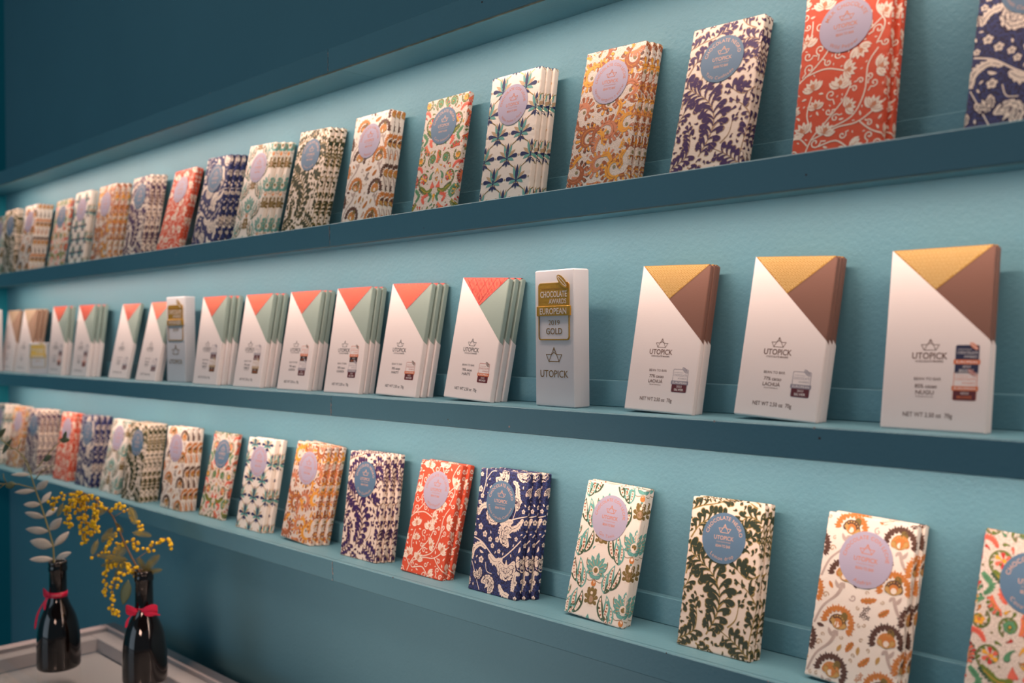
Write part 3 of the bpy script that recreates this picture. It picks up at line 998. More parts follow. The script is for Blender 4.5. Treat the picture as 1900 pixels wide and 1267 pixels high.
def wrapper_mesh(name, design, base, H, amp=0.035, R=0.16):
    V, F, MI, SM = [], [], [], []
    mats = [base]
    nv = 0

    def grid(us, vs, fn, flip=False):
        nonlocal nv
        U, W_ = np.meshgrid(us, vs, indexing='ij')
        x, y, z, uu, vv = fn(U.ravel(), W_.ravel())
        P = round_box(x, y, z, uu, vv, 0.0, H, R, amp)
        V.append(P)
        a, b = len(us), len(vs)
        for i in range(a - 1):
            for j in range(b - 1):
                k = nv + i * b + j
                f = (k, k + b, k + b + 1, k + 1)
                F.append(f[::-1] if flip else f)
                MI.append(0)
                SM.append(True)
        nv += a * b
    e = [0, .04, .1, .18]
    xs = np.array(e + list(np.linspace(.4, BW - .4, 38)) + [BW - q for q in e[::-1]])
    zs = np.array(e + list(np.linspace(.4, H - .4, 74)) + [H - q for q in e[::-1]])
    ys = np.array([0, .05, .12, .25, .42, .6, .73, .8, BT])
    o = lambda a: np.zeros_like(a)
    grid(xs, zs, lambda a, b: (a, o(a), b, a, b))
    grid(xs, zs, lambda a, b: (a, o(a) + BT, b, a, b), True)
    grid(ys, zs, lambda a, b: (o(a) + BW, a, b, BW + a, b))
    grid(ys, zs, lambda a, b: (o(a), a, b, -a, b), True)
    grid(xs, ys, lambda a, b: (a, b, o(a) + H, a, H + b))
    grid(xs, ys, lambda a, b: (a, b, o(a), a, -b), True)
    q = design.q
    C = np.array([k[0] for k in q], float)
    lay = np.array([k[1] for k in q], float)
    cu, cv = C[:, :, 0], C[:, :, 1]
    mu, mv = cu.mean(1), cv.mean(1)
    keep = (mu > -BT) & (mu < BW + BT) & (mv > 0) & (mv < H + BT) & ~(((mu < 0) | (mu > BW)) & (mv > H))
    idx = np.nonzero(keep)[0]
    cu, cv, lay = np.clip(cu[idx], -BT, BW + BT), np.clip(cv[idx], 0, H + BT), lay[idx]
    side = (mu[idx] < 0) | (mu[idx] > BW)
    cv = np.where(side[:, None], np.minimum(cv, H), cv)
    off = 0.010 + 0.0035 * lay
    P = on_bar(cu.ravel(), cv.ravel(), np.repeat(off, 4), H, R, amp)
    V.append(P)
    for n_, i in enumerate(idx):
        k = nv + 4 * n_
        F.append((k, k + 1, k + 2, k + 3))
        ink = q[i][2]
        if ink not in mats:
            mats.append(ink)
        MI.append(mats.index(ink))
        SM.append(False)
    me = bpy.data.meshes.new(name)
    me.from_pydata(np.concatenate(V).tolist(), [], F)
    for k in mats:
        me.materials.append(M[k])
    me.polygons.foreach_set('material_index', MI)
    me.polygons.foreach_set('use_smooth', SM)
    me.update()
    return me

# ------------------------------------------------------------------ the room
def struct(name, mb):
    o = mb.build(name)
    o['kind'] = 'structure'
    return o


mb = MB(); mb.box(LEFT_X - 0.1, 2.6, WALL_Y, WALL_Y + 0.12, 0, 3.0, 'paint'); struct('wall_back', mb)
mb = MB(); mb.box(LEFT_X - 0.12, LEFT_X, -3.0, WALL_Y, 0, 3.0, 'paint_side'); struct('wall_left', mb)
mb = MB(); mb.box(LEFT_X - 0.12, 2.6, -3.0, WALL_Y + 0.12, -0.1, 0.0, 'floor'); struct('floor', mb)
mb = MB(); mb.box(LEFT_X - 0.12, 2.6, -3.0, WALL_Y + 0.12, 3.0, 3.1, 'plaster'); struct('ceiling', mb)

# ------------------------------------------------------------------ shelves: four ledges, each of two lengths butted at the same joint
SH_NAME = {0: 'empty top ledge above all the bars', 1: 'upper ledge carrying the first row of patterned bars', 2: 'middle ledge carrying white-sleeved bars and awards',
           3: 'lowest ledge carrying the bottom row of patterned bars'}
rs = random.Random(2)
for k in range(4):
    for side, (xa, xb) in (('left', (LEFT_X + 0.0004, JOINT_X - 0.0004)), ('right', (JOINT_X + 0.0004, RIGHT_X))):
        e = empty('wall_shelf', (xa, WALL_Y, SHELF_Z[k]))
        tag(e, '%s length of the teal %s' % (side, SH_NAME[k]), 'shelf', 'teal wall shelves')
        L = xb - xa
        yf = FRONT_Y - WALL_Y
        mb = MB()
        mb.box(0, L, yf + 0.0062, -0.0005, -(SHELF_Z[k] - FASC_Z[k]) + 0.0068, 0, 'paint', 0.0)
        mb.build('board', e)
        mb = MB()
        mb.box(0, L, yf, yf + 0.0062, -(SHELF_Z[k] - FASC_Z[k]), 0, 'paint', 0.0009)
        zb = -(SHELF_Z[k] - FASC_Z[k])
        mb.face([(0, yf + 0.0012, zb - 0.0002), (0, yf + 0.0054, zb - 0.0002), (L, yf + 0.0054, zb - 0.0002), (L, yf + 0.0012, zb - 0.0002)], 'raw')
        # worn flecks along the joint and the edges
        jx = L if side == 'left' else 0.0
        sgn = -1 if side == 'left' else 1
        z = -0.002
        while z > zb + 0.003:
            dz = rs.uniform(0.0012, 0.0045)
            if rs.random() < 0.6:
                w = rs.uniform(0.0005, 0.0013)
                mb.face([(jx, yf - 0.00015, z - dz), (jx + sgn * w, yf - 0.00015, z - dz * .8), (jx + sgn * w * .6, yf - 0.00015, z - dz * .1), (jx, yf - 0.00015, z)][::sgn], 'chip')
            z -= dz
        for q in range(5 if side == 'right' else 3):
            x = rs.uniform(0.05, min(L, 0.9)) if side == 'right' else L - rs.uniform(0.05, 0.6)
            w = rs.uniform(0.0008, 0.0022)
            zz = rs.choice((-0.0006, rs.uniform(zb + .004, -.006)))
            mb.face([(x, yf - 0.00015, zz - w * .5), (x + w, yf - 0.00015, zz - w * .6), (x + w * 1.1, yf - 0.00015, zz + w * .3), (x + w * .2, yf - 0.00015, zz + w * .4)], rs.choice(('chip', 'brown', 'raw')))
        mb.build('front_edge', e)
        if k > 0:
            mb = MB()
            mb.box(0, L, -0.0102, -0.0005, 0.0003, 0.0293, 'paint', 0.0006)
            mb.build('back_rail', e)

# ------------------------------------------------------------------ round stickers
FLAVOUR = {'green': ('blue', 'CHOCOLATE NEGRO', 'Lemon drop'), 'purple': ('blue', 'CHOCOLATE NEGRO', 'Yuzu Confitado'), 'navy': ('blue', 'CHOCOLATE NEGRO', 'Limón Cidrado Canarone'),
           'hibiscus': ('blue', 'CHOCOLATE NEGRO', 'Coco Hibiscus'), 'mint': ('lavender', 'CHOCOLATE CON LECHE', 'Gin Tonic'), 'saffron': ('lavender', 'CHOCOLATE CON LECHE', 'Azafrán'),
           'red': ('lavender', 'CHOCOLATE CON LECHE', 'Wild Pepper'), 'tonka': ('lavender', 'CHOCOLATE CON LECHE', 'Haba tonka y Pera'),
           'orange': ('lavender', 'CHOCOLATE CON LECHE', 'Naranja sanguina y azahar')}


def sticker_meshes(kind, top=None):
    base, t, b = FLAVOUR[kind]
    t = top or t
    R = 0.0248
    mb = MB()
    n = 56
    ring = [(R * math.cos(2 * math.pi * k / n), R * math.sin(2 * math.pi * k / n)) for k in range(n)]
    mb.add([(x, 0, z) for x, z in ring] + [(x, 0.00035, z) for x, z in ring], [tuple(range(n))] + [((k + 1) % n, k, k + n, (k + 1) % n + n) for k in range(n)], base)
    disc = mb.mesh('round_sticker')
    ink = 'copper' if base == 'lavender' else 'copperlight'
    mb = MB()
    y = -0.00006
    arclen = len(b) * 0.0026
    flat(mb, arc_text(t, 0, 0, R * 0.80, 0.0052 if len(t) < 17 else 0.0047, 90, False, 0.012, 1.1), y, ink)
    flat(mb, arc_text(b, 0, 0, R * 0.80, 0.0049 if len(b) < 16 else 0.0044, 270, True, 0.0, 1.12), y, ink)
    boat(mb, 0.0005, 0.0088, 0.0068, y, ink)
    flat(mb, text2d('UTOPICK', 0.0004, -0.0016, width=0.0225, height=0.0040, bold=0.012), y, ink)
    flat(mb, text2d('CHOCOLATE MAKERS', 0.0004, -0.0043, width=0.0165, height=0.0011), y, ink)
    flat(mb, text2d('BEAN TO BAR', 0.0004, -0.0090, width=0.0170, height=0.0026, bold=0.015), y, ink)
    return disc, mb.mesh('sticker_print')


M['copperlight'] = material('light_copper_ink', (0.62, 0.40, 0.32), 0.5)
DES = {'green': (design_plume('green', 'olive'), 'cream'), 'purple': (design_plume('purple', 'tanline'), 'cream'), 'red': (design_red(), 'red_paper'), 'navy': (design_navy(), 'navy_paper'),
       'mint': (design_mint(), 'cream_cold'), 'saffron': (design_saffron(), 'cream_cold'), 'hibiscus': (design_hibiscus(), 'speckle'), 'tonka': (design_tonka(), 'cream_cold'),
       'orange': (design_orange(), 'speckle')}
HROW = {1: 15.7, 3: 14.75}
WRAP, STICK = {}, {}
for kind, (d, base) in DES.items():
    for row in (1, 3):
        WRAP[kind, row] = wrapper_mesh('%s_wrapper' % kind, d, base, HROW[row])
    STICK[kind] = sticker_meshes(kind)
STICK['red', 1] = sticker_meshes('red', 'MILK CHOCOLATE')
LOOK = {'green': 'dark-green leaf-scroll', 'purple': 'purple leaf-scroll', 'red': 'vermilion lotus-vine', 'navy': 'navy carnation', 'mint': 'cream-and-turquoise palmette',
        'saffron': 'cream bar with orange-brown sun-flowers', 'hibiscus': 'multicoloured flower-scroll', 'tonka': 'ivory bar with blue palmettes in gold lattice', 'orange': 'orange-brown acanthus'}
SHORT = {'green': 'dark-green scroll', 'purple': 'purple scroll', 'red': 'red lotus-vine', 'navy': 'navy carnation', 'mint': 'turquoise palmette', 'saffron': 'orange-brown sunflower',
         'hibiscus': 'multicoloured flower', 'tonka': 'blue-palmette lattice', 'orange': 'orange acanthus'}

ROWS = [
        (1, 'mint', 1, -2.7570, 0.8128, 8.9, 0.0, 0.0),
        (1, 'green', 2, -2.6148, 0.8034, 5.0, -0.7, -0.0047),
        (1, 'saffron', 4, -2.4811, 0.794, 9.1, 0.0, -0.0004),
        (1, 'hibiscus', 1, -2.3349, 0.8128, 9.6, 0.0, 0.0),
        (1, 'tonka', 2, -2.186, 0.8034, 7.8, 0.0, -0.006),
        (1, 'orange', 3, -2.0633, 0.8034, 8.5, 0.0, 0.0075),
        (1, 'purple', 3, -1.9073, 0.8034, 9.9, 0.0, 0.0044),
        (1, 'red', 2, -1.7594, 0.8034, 15.1, 0.2, -0.0056),
        (1, 'navy', 3, -1.6213, 0.8034, 11.8, 2.0, 0.0053),
        (1, 'mint', 3, -1.4797, 0.8034, 11.8, 2.9, 0.0082),
        (1, 'green', 3, -1.3274, 0.8034, 11.8, 2.9, 0.0023),
        (1, 'saffron', 3, -1.1697, 0.8034, 10.7, 0.0, -0.0007),
        (1, 'hibiscus', 1, -1.0234, 0.8128, 11.4, 0.0, 0.0),
        (1, 'tonka', 3, -0.8818, 0.8034, 9.3, 0.0, 0.0016),
        (1, 'orange', 3, -0.7409, 0.8034, 11.8, 2.1, 0.0016),
        (1, 'purple', 2, -0.6016, 0.8034, 15.1, 1.3, -0.0016),
        (1, 'red', 2, -0.4654, 0.8034, 11.4, 0.0, 0.005),
        (1, 'navy', 2, -0.3146, 0.8034, 15.1, 1.0, 0.0015),
        (2, 'tan', 1, -2.6732, 0.8167, 8.0, 0.0, 0.0),
        (2, 'tan', 3, -2.5405, 0.8073, 9.3, 0.0, 0.0039),
        (2, 'coral', 2, -2.3234, 0.8073, 5.8, 0.0, 0.006),
        (2, 'coral', 3, -2.1854, 0.8073, 7.7, 0.0, 0.0049),
        (2, 'coral', 1, -2.011, 0.8167, 12.2, 0.0, 0.0),
        (2, 'coral', 2, -1.8616, 0.8073, 13.0, 0.0, -0.006),
        (2, 'coral', 3, -1.6272, 0.8073, 8.3, 0.0, 0.0049),
        (2, 'coral', 3, -1.4862, 0.8073, 10.1, 0.0, 0.0025),
        (2, 'coral', 3, -1.3507, 0.8073, 10.5, 0.0, 0.0003),
        (2, 'coral', 3, -1.2218, 0.8073, 9.9, 0.0, 0.0007),
        (2, 'coral', 3, -1.0968, 0.8073, 10.6, 1.5, 0.0029),
        (2, 'coral', 3, -0.9551, 0.8073, 10.6, 2.9, 0.002),
        (2, 'gold', 3, -0.6635, 0.8073, 10.6, 1.9, -0.0032),
        (2, 'gold', 3, -0.5303, 0.8073, 10.6, 2.9, -0.0034),
        (2, 'gold', 2, -0.3858, 0.8073, 9.7, 0.0, -0.0052),
        (3, 'tonka', 3, -2.7423, 0.8073, 7.5, 0.0, 0.009),
        (3, 'orange', 2, -2.6121, 0.8073, 9.5, 0.0, -0.0004),
        (3, 'purple', 4, -2.4595, 0.7979, 6.2, 0.0, 0.008),
        (3, 'red', 2, -2.2975, 0.8073, 9.2, 0.0, 0.0041),
        (3, 'navy', 3, -2.1691, 0.8073, 6.8, 0.0, 0.0084),
        (3, 'mint', 2, -2.0399, 0.8073, 12.7, 0.0, -0.006),
        (3, 'green', 4, -1.9094, 0.7979, 8.5, 0.0, 0.001),
        (3, 'saffron', 3, -1.7605, 0.8073, 7.1, 0.0, 0.0032),
        (3, 'hibiscus', 1, -1.6281, 0.8167, 13.0, 0.0, 0.0),
        (3, 'tonka', 2, -1.4814, 0.8073, 10.7, 0.0, 0.0069),
        (3, 'orange', 3, -1.3439, 0.8073, 11.0, 2.9, 0.0065),
        (3, 'purple', 3, -1.183, 0.8073, 7.8, 0.0, 0.0055),
        (3, 'red', 2, -1.0448, 0.8073, 14.5, 0.7, 0.0054),
        (3, 'navy', 3, -0.9106, 0.8073, 9.3, 0.0, 0.0066),
        (3, 'mint', 2, -0.7518, 0.8073, 14.5, 2.0, -0.0006),
        (3, 'green', 2, -0.5979, 0.8073, 11.9, 0.0, 0.0012),
        (3, 'saffron', 2, -0.4579, 0.8073, 14.5, 2.1, 0.0029),
        (3, 'hibiscus', 1, -0.3247, 0.8167, 14.3, 2.9, 0.0)
]
_rowkind = {}
for r_ in ROWS:
    _rowkind.setdefault((r_[0], r_[1]), []).append(r_[3])


def ordinal(i, n):
    if n == 1:
        return 'single'
    if i == 0:
        return 'front'
    if i == n - 1:
        return 'rearmost'
    return {1: 'second', 2: 'third'}[i]


def place(e, row, x0, y0, lean, tilt, i, t, dx, w, jit):
    """stand item i of a leaning stack on its ledge: t is the thickness, dx the sideways slip from one to the next"""
    l, a = math.radians(lean), math.radians(tilt)
    lift = w * math.sin(a) * math.cos(l) if a > 0 else 0
    e.location = (x0 + dx * i + jit, y0 + i * t * (1.05 if row == 2 else 1.012) / math.cos(l) + lift * math.tan(l), SHELF_Z[row] + lift + 0.0003)
    e.rotation_euler = Matrix.Rotation(-l, 3, 'X').to_4x4().to_3x3().to_euler() if abs(a) < 1e-6 else (Matrix.Rotation(-l, 3, 'X') @ Matrix.Rotation(a, 3, 'Y')).to_euler()


rj = random.Random(5)
JIT = {}
for (row, kind, n, x0, y0, lean, tilt, dx) in ROWS:
    if row == 2:
        continue
    xs_ = sorted(_rowkind[row, kind])
    shelf = 'top row' if row == 1 else 'bottom row'
    if len(xs_) == 1:
        where = 'only such stack'
    else:
        where = 'left-hand stack' if x0 == xs_[0] else 'right-hand stack'
    if len(xs_) == 3:
        where = ('leftmost stack', 'middle stack', 'right-hand stack')[xs_.index(x0)]
    for i in range(n):
        e = empty('chocolate_bar')
        o = ordinal(i, n)
        st = FLAVOUR[kind][0]
        if n == 1:
            lab = '%s wrapped bar standing alone, %s one in the %s' % (SHORT[kind], where.split(' ')[0].replace('-hand', ''), shelf)
        elif i == 0:
            lab = '%s wrapped bar with %s sticker, front of %s, %s' % (SHORT[kind], st, where, shelf)
        else:
            lab = '%s wrapped bar, %s of the %s in the %s' % (SHORT[kind], o, where, shelf)
        tag(e, lab, 'chocolate bar', '%s wrapped bars' % SHORT[kind])
        place(e, row, x0, y0, lean, tilt, i, BT * 0.01, dx, BW * 0.01, rj.uniform(-.0008, .0008) if i else 0)
        wr = put('wrapper', WRAP[kind, row], e)
        if i == 0:
            H = HROW[row] * 0.01
            dsc, prt = STICK.get((kind, row), STICK[kind])
            sp_ = (BW * 0.01 * 0.495, -0.00056, H * 0.748)
            s1 = put('round_sticker', dsc, e, sp_)
            s1['label'] = '%s round sticker' % ('blue' if st == 'blue' else 'pale lavender')
            put('sticker_print', prt, s1)

# ------------------------------------------------------------------ white-sleeved bars
SW, SHH, ST = 0.0856, 0.1530, 0.0085
CUT = 0.487
for nm, c in (('bd_orange', (0.70, 0.18, 0.05)), ('bd_maroon', (0.12, 0.022, 0.03)), ('bd_grey', (0.26, 0.25, 0.31)), ('bd_black', (0.02, 0.018, 0.025)), ('bd_gold', (0.46, 0.30, 0.10)),
              ('bd_navy', (0.025, 0.03, 0.08)), ('bd_red', (0.42, 0.07, 0.04)), ('bd_brown', (0.10, 0.05, 0.03))):
    M[nm] = material('badge' + nm[2:] + '_ink', c, 0.45)


def sleeve_mesh():
    mb = MB()
    a, b = SHH * CUT, SHH * (CUT - 0.028)
    v = [(0, 0, 0), (SW, 0, 0), (SW, 0, a), (0, 0, SHH), (0, ST, 0), (SW, ST, 0), (SW, ST, b), (0, ST, SHH - 0.0042)]
    mb.add(v, [(0, 1, 2, 3), (5, 4, 7, 6), (1, 5, 6, 2), (4, 0, 3, 7), (4, 5, 1, 0)], 'sleeve')
    # the open slanting mouth, with the card's thickness turned in
    k = 0.0005
    mb.face([(0, 0, SHH), (SW, 0, a), (SW - k, k, a - k), (k, k, SHH - k * 2)], 'sleeve')
    return mb.mesh('sleeve')


def carton_mesh(mat):
    mb = MB()
    mb.box(0.0006, SW - 0.0006, 0.0006, ST - 0.0006, 0.0006, SHH - 0.0008, mat, 0.0013)
    return mb.mesh('carton')


def flap_mesh(mat, line, style):
    mb = MB()
    y = 0.00030
    zt = SHH - 0.0006
    A, B, C_ = (0.0012, zt), (SW - 0.0014, zt), (SW * 0.46, SHH * 0.765)
    mb.face([(A[0], y, A[1]), (C_[0], y, C_[1]), (B[0], y, B[1])], mat)
    mb.face([(A[0], y, zt), (B[0], y, zt), (B[0] - 0.0006, ST * 0.55, zt + 0.0001), (A[0] + 0.0006, ST * 0.55, zt + 0.0001)], mat)
    ins = lambda x, z: z < zt - 0.0006 and (z - C_[1]) > (A[1] - C_[1]) * (C_[0] - x) / (C_[0] - A[0]) + 0.0006 and (z - C_[1]) > (B[1] - C_[1]) * (x - C_[0]) / (B[0] - C_[0]) + 0.0006
    yl = y - 0.00006
    if style == 'diamond':
        P = 0.0145
        for i in range(-1, 8):
            for j in range(-1, 5):
                cx_, cz_ = i * P + (P / 2 if j % 2 else 0), SHH * .77 + j * P * .62
                for q in (1.0, .74, .48, .22):
                    pts = [(cx_, cz_ + P * .62 * q), (cx_ - P / 2 * q, cz_), (cx_, cz_ - P * .62 * q), (cx_ + P / 2 * q, cz_)]
                    for a in range(4):
                        p0, p1 = pts[a], pts[(a + 1) % 4]
                        for s_ in range(4):
                            t0, t1 = s_ / 4, (s_ + 1) / 4
                            a0 = (p0[0] + (p1[0] - p0[0]) * t0, p0[1] + (p1[1] - p0[1]) * t0)
                            a1 = (p0[0] + (p1[0] - p0[0]) * t1, p0[1] + (p1[1] - p0[1]) * t1)
                            if ins(*a0) and ins(*a1):
                                flat(mb, stroke2d([a0, a1], 0.0005), yl, line)
    else:
        P = 0.0036
        for i in range(-1, 26):
            for j in range(-1, 14):
                cx_, cz_ = i * P + (P / 2 if j % 2 else 0), SHH * .765 + j * P * .87
                pts = [(cx_ + .00135 * math.cos(a * math.pi / 3), cz_ + .00135 * math.sin(a * math.pi / 3)) for a in range(6)]
                for a in range(6):
                    if ins(*pts[a]) and ins(*pts[(a + 1) % 6]):
                        flat(mb, stroke2d([pts[a], pts[(a + 1) % 6]], 0.00042), yl, line)
                if ins(cx_, cz_):
                    flat(mb, poly2d([(cx_ + .00045 * math.cos(a * math.pi / 2), cz_ + .00045 * math.sin(a * math.pi / 2)) for a in range(4)]), yl, line)
    return mb.mesh('foil_flap')


def badge_mesh(line, top, band, bot, beanc, words=('EUROPEAN', '2023', 'SILVER')):
    mb = MB()
    w, h = 0.0185, 0.0235
    y = 0.0
    flat(mb, poly2d(rrect(0, 0, w, h, 0.0014)), y, line)
    flat(mb, poly2d(rrect(0, h * .215, w - .0010, h * .52, 0.0011)), y - .00003, top)
    flat(mb, poly2d(rrect(0, -h * .31, w - .0006, h * .36, 0.0009)), y - .00003, bot)
    flat(mb, poly2d(rrect(0, -h * .085, w * 1.12, h * .16, 0.0004)), y - .00006, band)
    tc = line if top == 'sleeve' else 'white'
    flat(mb, text2d('INTERNATIONAL', -.002, h * .33, width=w * .6, height=.0009), y - .00006, tc)
    flat(mb, text2d('CHOCOLATE', 0, h * .19, width=w * .86, height=.0023), y - .00006, tc)
    flat(mb, text2d('AWARDS', w * .14, h * .06, width=w * .56, height=.0019), y - .00006, tc)
    flat(mb, text2d(words[0], 0, -h * .13, width=w * .92, height=.0022, bold=.01), y - .00009, 'sleeve')
    flat(mb, text2d(words[1], 0, -h * .29, width=w * .34, height=.0021), y - .00006, 'sleeve')
    flat(mb, text2d(words[2], 0, -h * .43, width=w * .62, height=.0022, bold=.01), y - .00006, 'bd_orange' if 'orange' in line or 'gold' in line else 'white')
    bean(mb, w * .27, h * .46, .0042, y - .0001, beanc, 'sleeve')
    return mb.mesh('award_badge')


def print_mesh(ink, pct, origin, land, shift=0.0):
    mb = MB()
    y = 0.0
    cx_ = SW * (0.447 + shift)
    boat(mb, cx_, SHH * .458, .0074, y, ink, .07)
    flat(mb, text2d('UTOPICK', cx_, SHH * .386, width=.0290, height=.0054, bold=.014), y, ink)
    flat(mb, text2d('CHOCOLATE MAKERS', cx_, SHH * .368, width=.0230, height=.0017, bold=.012), y, ink)
    flat(mb, text2d('BEAN TO BAR', cx_ - .0005, SHH * .270, width=.0222, height=.0025), y, ink)
    flat(mb, text2d(pct + ' cacao', cx_ - .0015, SHH * .229, width=.0182, height=.0031, bold=.012), y, ink)
    flat(mb, text2d(origin, cx_ - .0022, SHH * .194, width=.0150 if len(origin) < 6 else .0180, height=.0034, bold=.012), y, ink)
    if land:
        flat(mb, text2d(land, cx_ - .0022, SHH * .178, width=.0145, height=.0012), y, ink)
    flat(mb, text2d('NET WT 2.50 oz  70g', SW * .46, SHH * .072, width=.0405, height=.0038, bold=.008), y, ink)
    return mb.mesh('sleeve_print')


SLEEVE = sleeve_mesh()
CARTON = {'coral': carton_mesh('sage'), 'gold': carton_mesh('cocoa'), 'tan': carton_mesh('tancard')}
FLAP = {'coral': flap_mesh('coralflap', 'coralfoil', 'diamond'), 'gold': flap_mesh('goldflap', 'goldfoil', 'hex'), 'tan': flap_mesh('beige', 'beige', 'hex')}
BADGE = {'bronze': badge_mesh('bd_red', 'sleeve', 'bd_orange', 'bd_maroon', 'bd_brown', ('EUROPEAN', '2023', 'BRONZE')), 'silver': badge_mesh('bd_grey', 'sleeve', 'bd_grey', 'bd_maroon', 'bd_grey'),
         'world': badge_mesh('bd_orange', 'sleeve', 'bd_orange', 'bd_black', 'bd_brown', ('WORLD', '2023', 'BRONZE')), 'gold': badge_mesh('bd_gold', 'sleeve', 'bd_gold', 'bd_brown', 'bd_gold', ('EUROPEAN', '2023', 'GOLD')),
         'night': badge_mesh('bd_navy', 'bd_navy', 'bd_orange', 'bd_navy', 'bd_orange', ('EUROPEAN', '2023', 'BRONZE')), 'fire': badge_mesh('bd_orange', 'sleeve', 'bd_orange', 'bd_maroon', 'bd_red', ('EUROPEAN', '2023', 'BRONZE'))}
PRINT = {'haiti': print_mesh('slate', '70%', 'HAITÍ', None), 'uganda': print_mesh('slate', '70%', 'UGANDA', None), 'tumaco': print_mesh('slate', '70%', 'TUMACO', 'COLOMBIA'),
         'lachua': print_mesh('brownink', '77%', 'LACHUÁ', 'GUATEMALA'), 'nugu': print_mesh('brownink', '85%', 'NUGU', 'MADAGASCAR'), 'plain': print_mesh('slate', '70%', 'PERÚ', None)}
# one entry per stack of the middle row, left to right: print, badges (kind, x, z as shares of the face), label words
MID = [('plain', (), 'tan-and-beige bar in white sleeve standing alone, leftmost on the middle ledge'),
       ('plain', (), 'tan-and-beige bar in white sleeve, %s of stack behind the small award block'),
       ('tumaco', (('silver', .80, .36), ('fire', .76, .22)), 'first'),
       ('tumaco', (('silver', .80, .36), ('fire', .76, .22)), 'second'),
       ('tumaco', (('silver', .80, .20),), 'third'),
       ('tumaco', (('silver', .80, .20),), 'fourth'),
       ('tumaco', (('silver', .745, .366), ('gold', .745, .225)), 'fifth'),
       ('tumaco', (('silver', .745, .366), ('gold', .745, .225)), 'sixth'),
       ('uganda', (('world', .75, .366), ('silver', .745, .225)), 'seventh'),
       ('uganda', (('world', .75, .366), ('silver', .745, .225)), 'eighth'),
       ('haiti', (('bronze', .785, .225),), 'ninth'),
       ('haiti', (('bronze', .785, .225),), 'tenth'),
       ('lachua', (('silver', .775, .218),), 'left'),
       ('lachua', (('silver', .775, .218),), 'middle'),
       ('nugu', (('night', .80, .385), ('fire', .795, .245)), 'right')]


def soften(o, w):
    m = o.modifiers.new('soft_edges', 'BEVEL')
    m.width = w
    m.segments = 2
    m.limit_method = 'ANGLE'
    m.angle_limit = math.radians(40)


for (row, kind, n, x0, y0, lean, tilt, dx), (pr, bad, word) in zip([r_ for r_ in ROWS if r_[0] == 2], MID):
    for i in range(n):
        e = empty('sleeved_chocolate_bar')
        o = ordinal(i, n)
        if kind == 'tan':
            lab = word % {'front': 'front', 'second': 'middle', 'rearmost': 'rearmost'}[o] if '%s' in word else word
            grp = 'tan bars in white sleeves'
        elif kind == 'coral':
            lab = 'coral-and-sage bar in white sleeve, %s of %s coral-topped stack from left' % (o.replace('single', 'only one'), word)
            grp = 'coral and sage bars in white sleeves'
        else:
            lab = 'gold-and-brown bar in white sleeve, %s of the %s gold-topped stack' % (o, word)
            grp = 'gold and brown bars in white sleeves'
        tag(e, lab, 'chocolate bar', grp)
        tk = .78 if kind == 'gold' else 1.0
        e.scale = (1, tk, 1)
        place(e, row, x0, y0, lean, tilt, i, ST * tk, max(dx, -.0006) if kind == 'gold' else dx, SW, rj.uniform(-.0006, .0006) if i else 0)
        put('carton', CARTON[kind], e)
        put('foil_flap', FLAP[kind], e)
        sl = put('card_sleeve', SLEEVE, e)
        sl['label'] = 'white card sleeve cut on a slant'
        soften(sl, 0.0013)
        if i == 0:
            put('sleeve_print', PRINT[pr], sl, (0, -0.00012, 0))
            for b, bx, bz in bad:
                put('award_badge', BADGE[b], e, (SW * bx, -0.00016, SHH * bz))


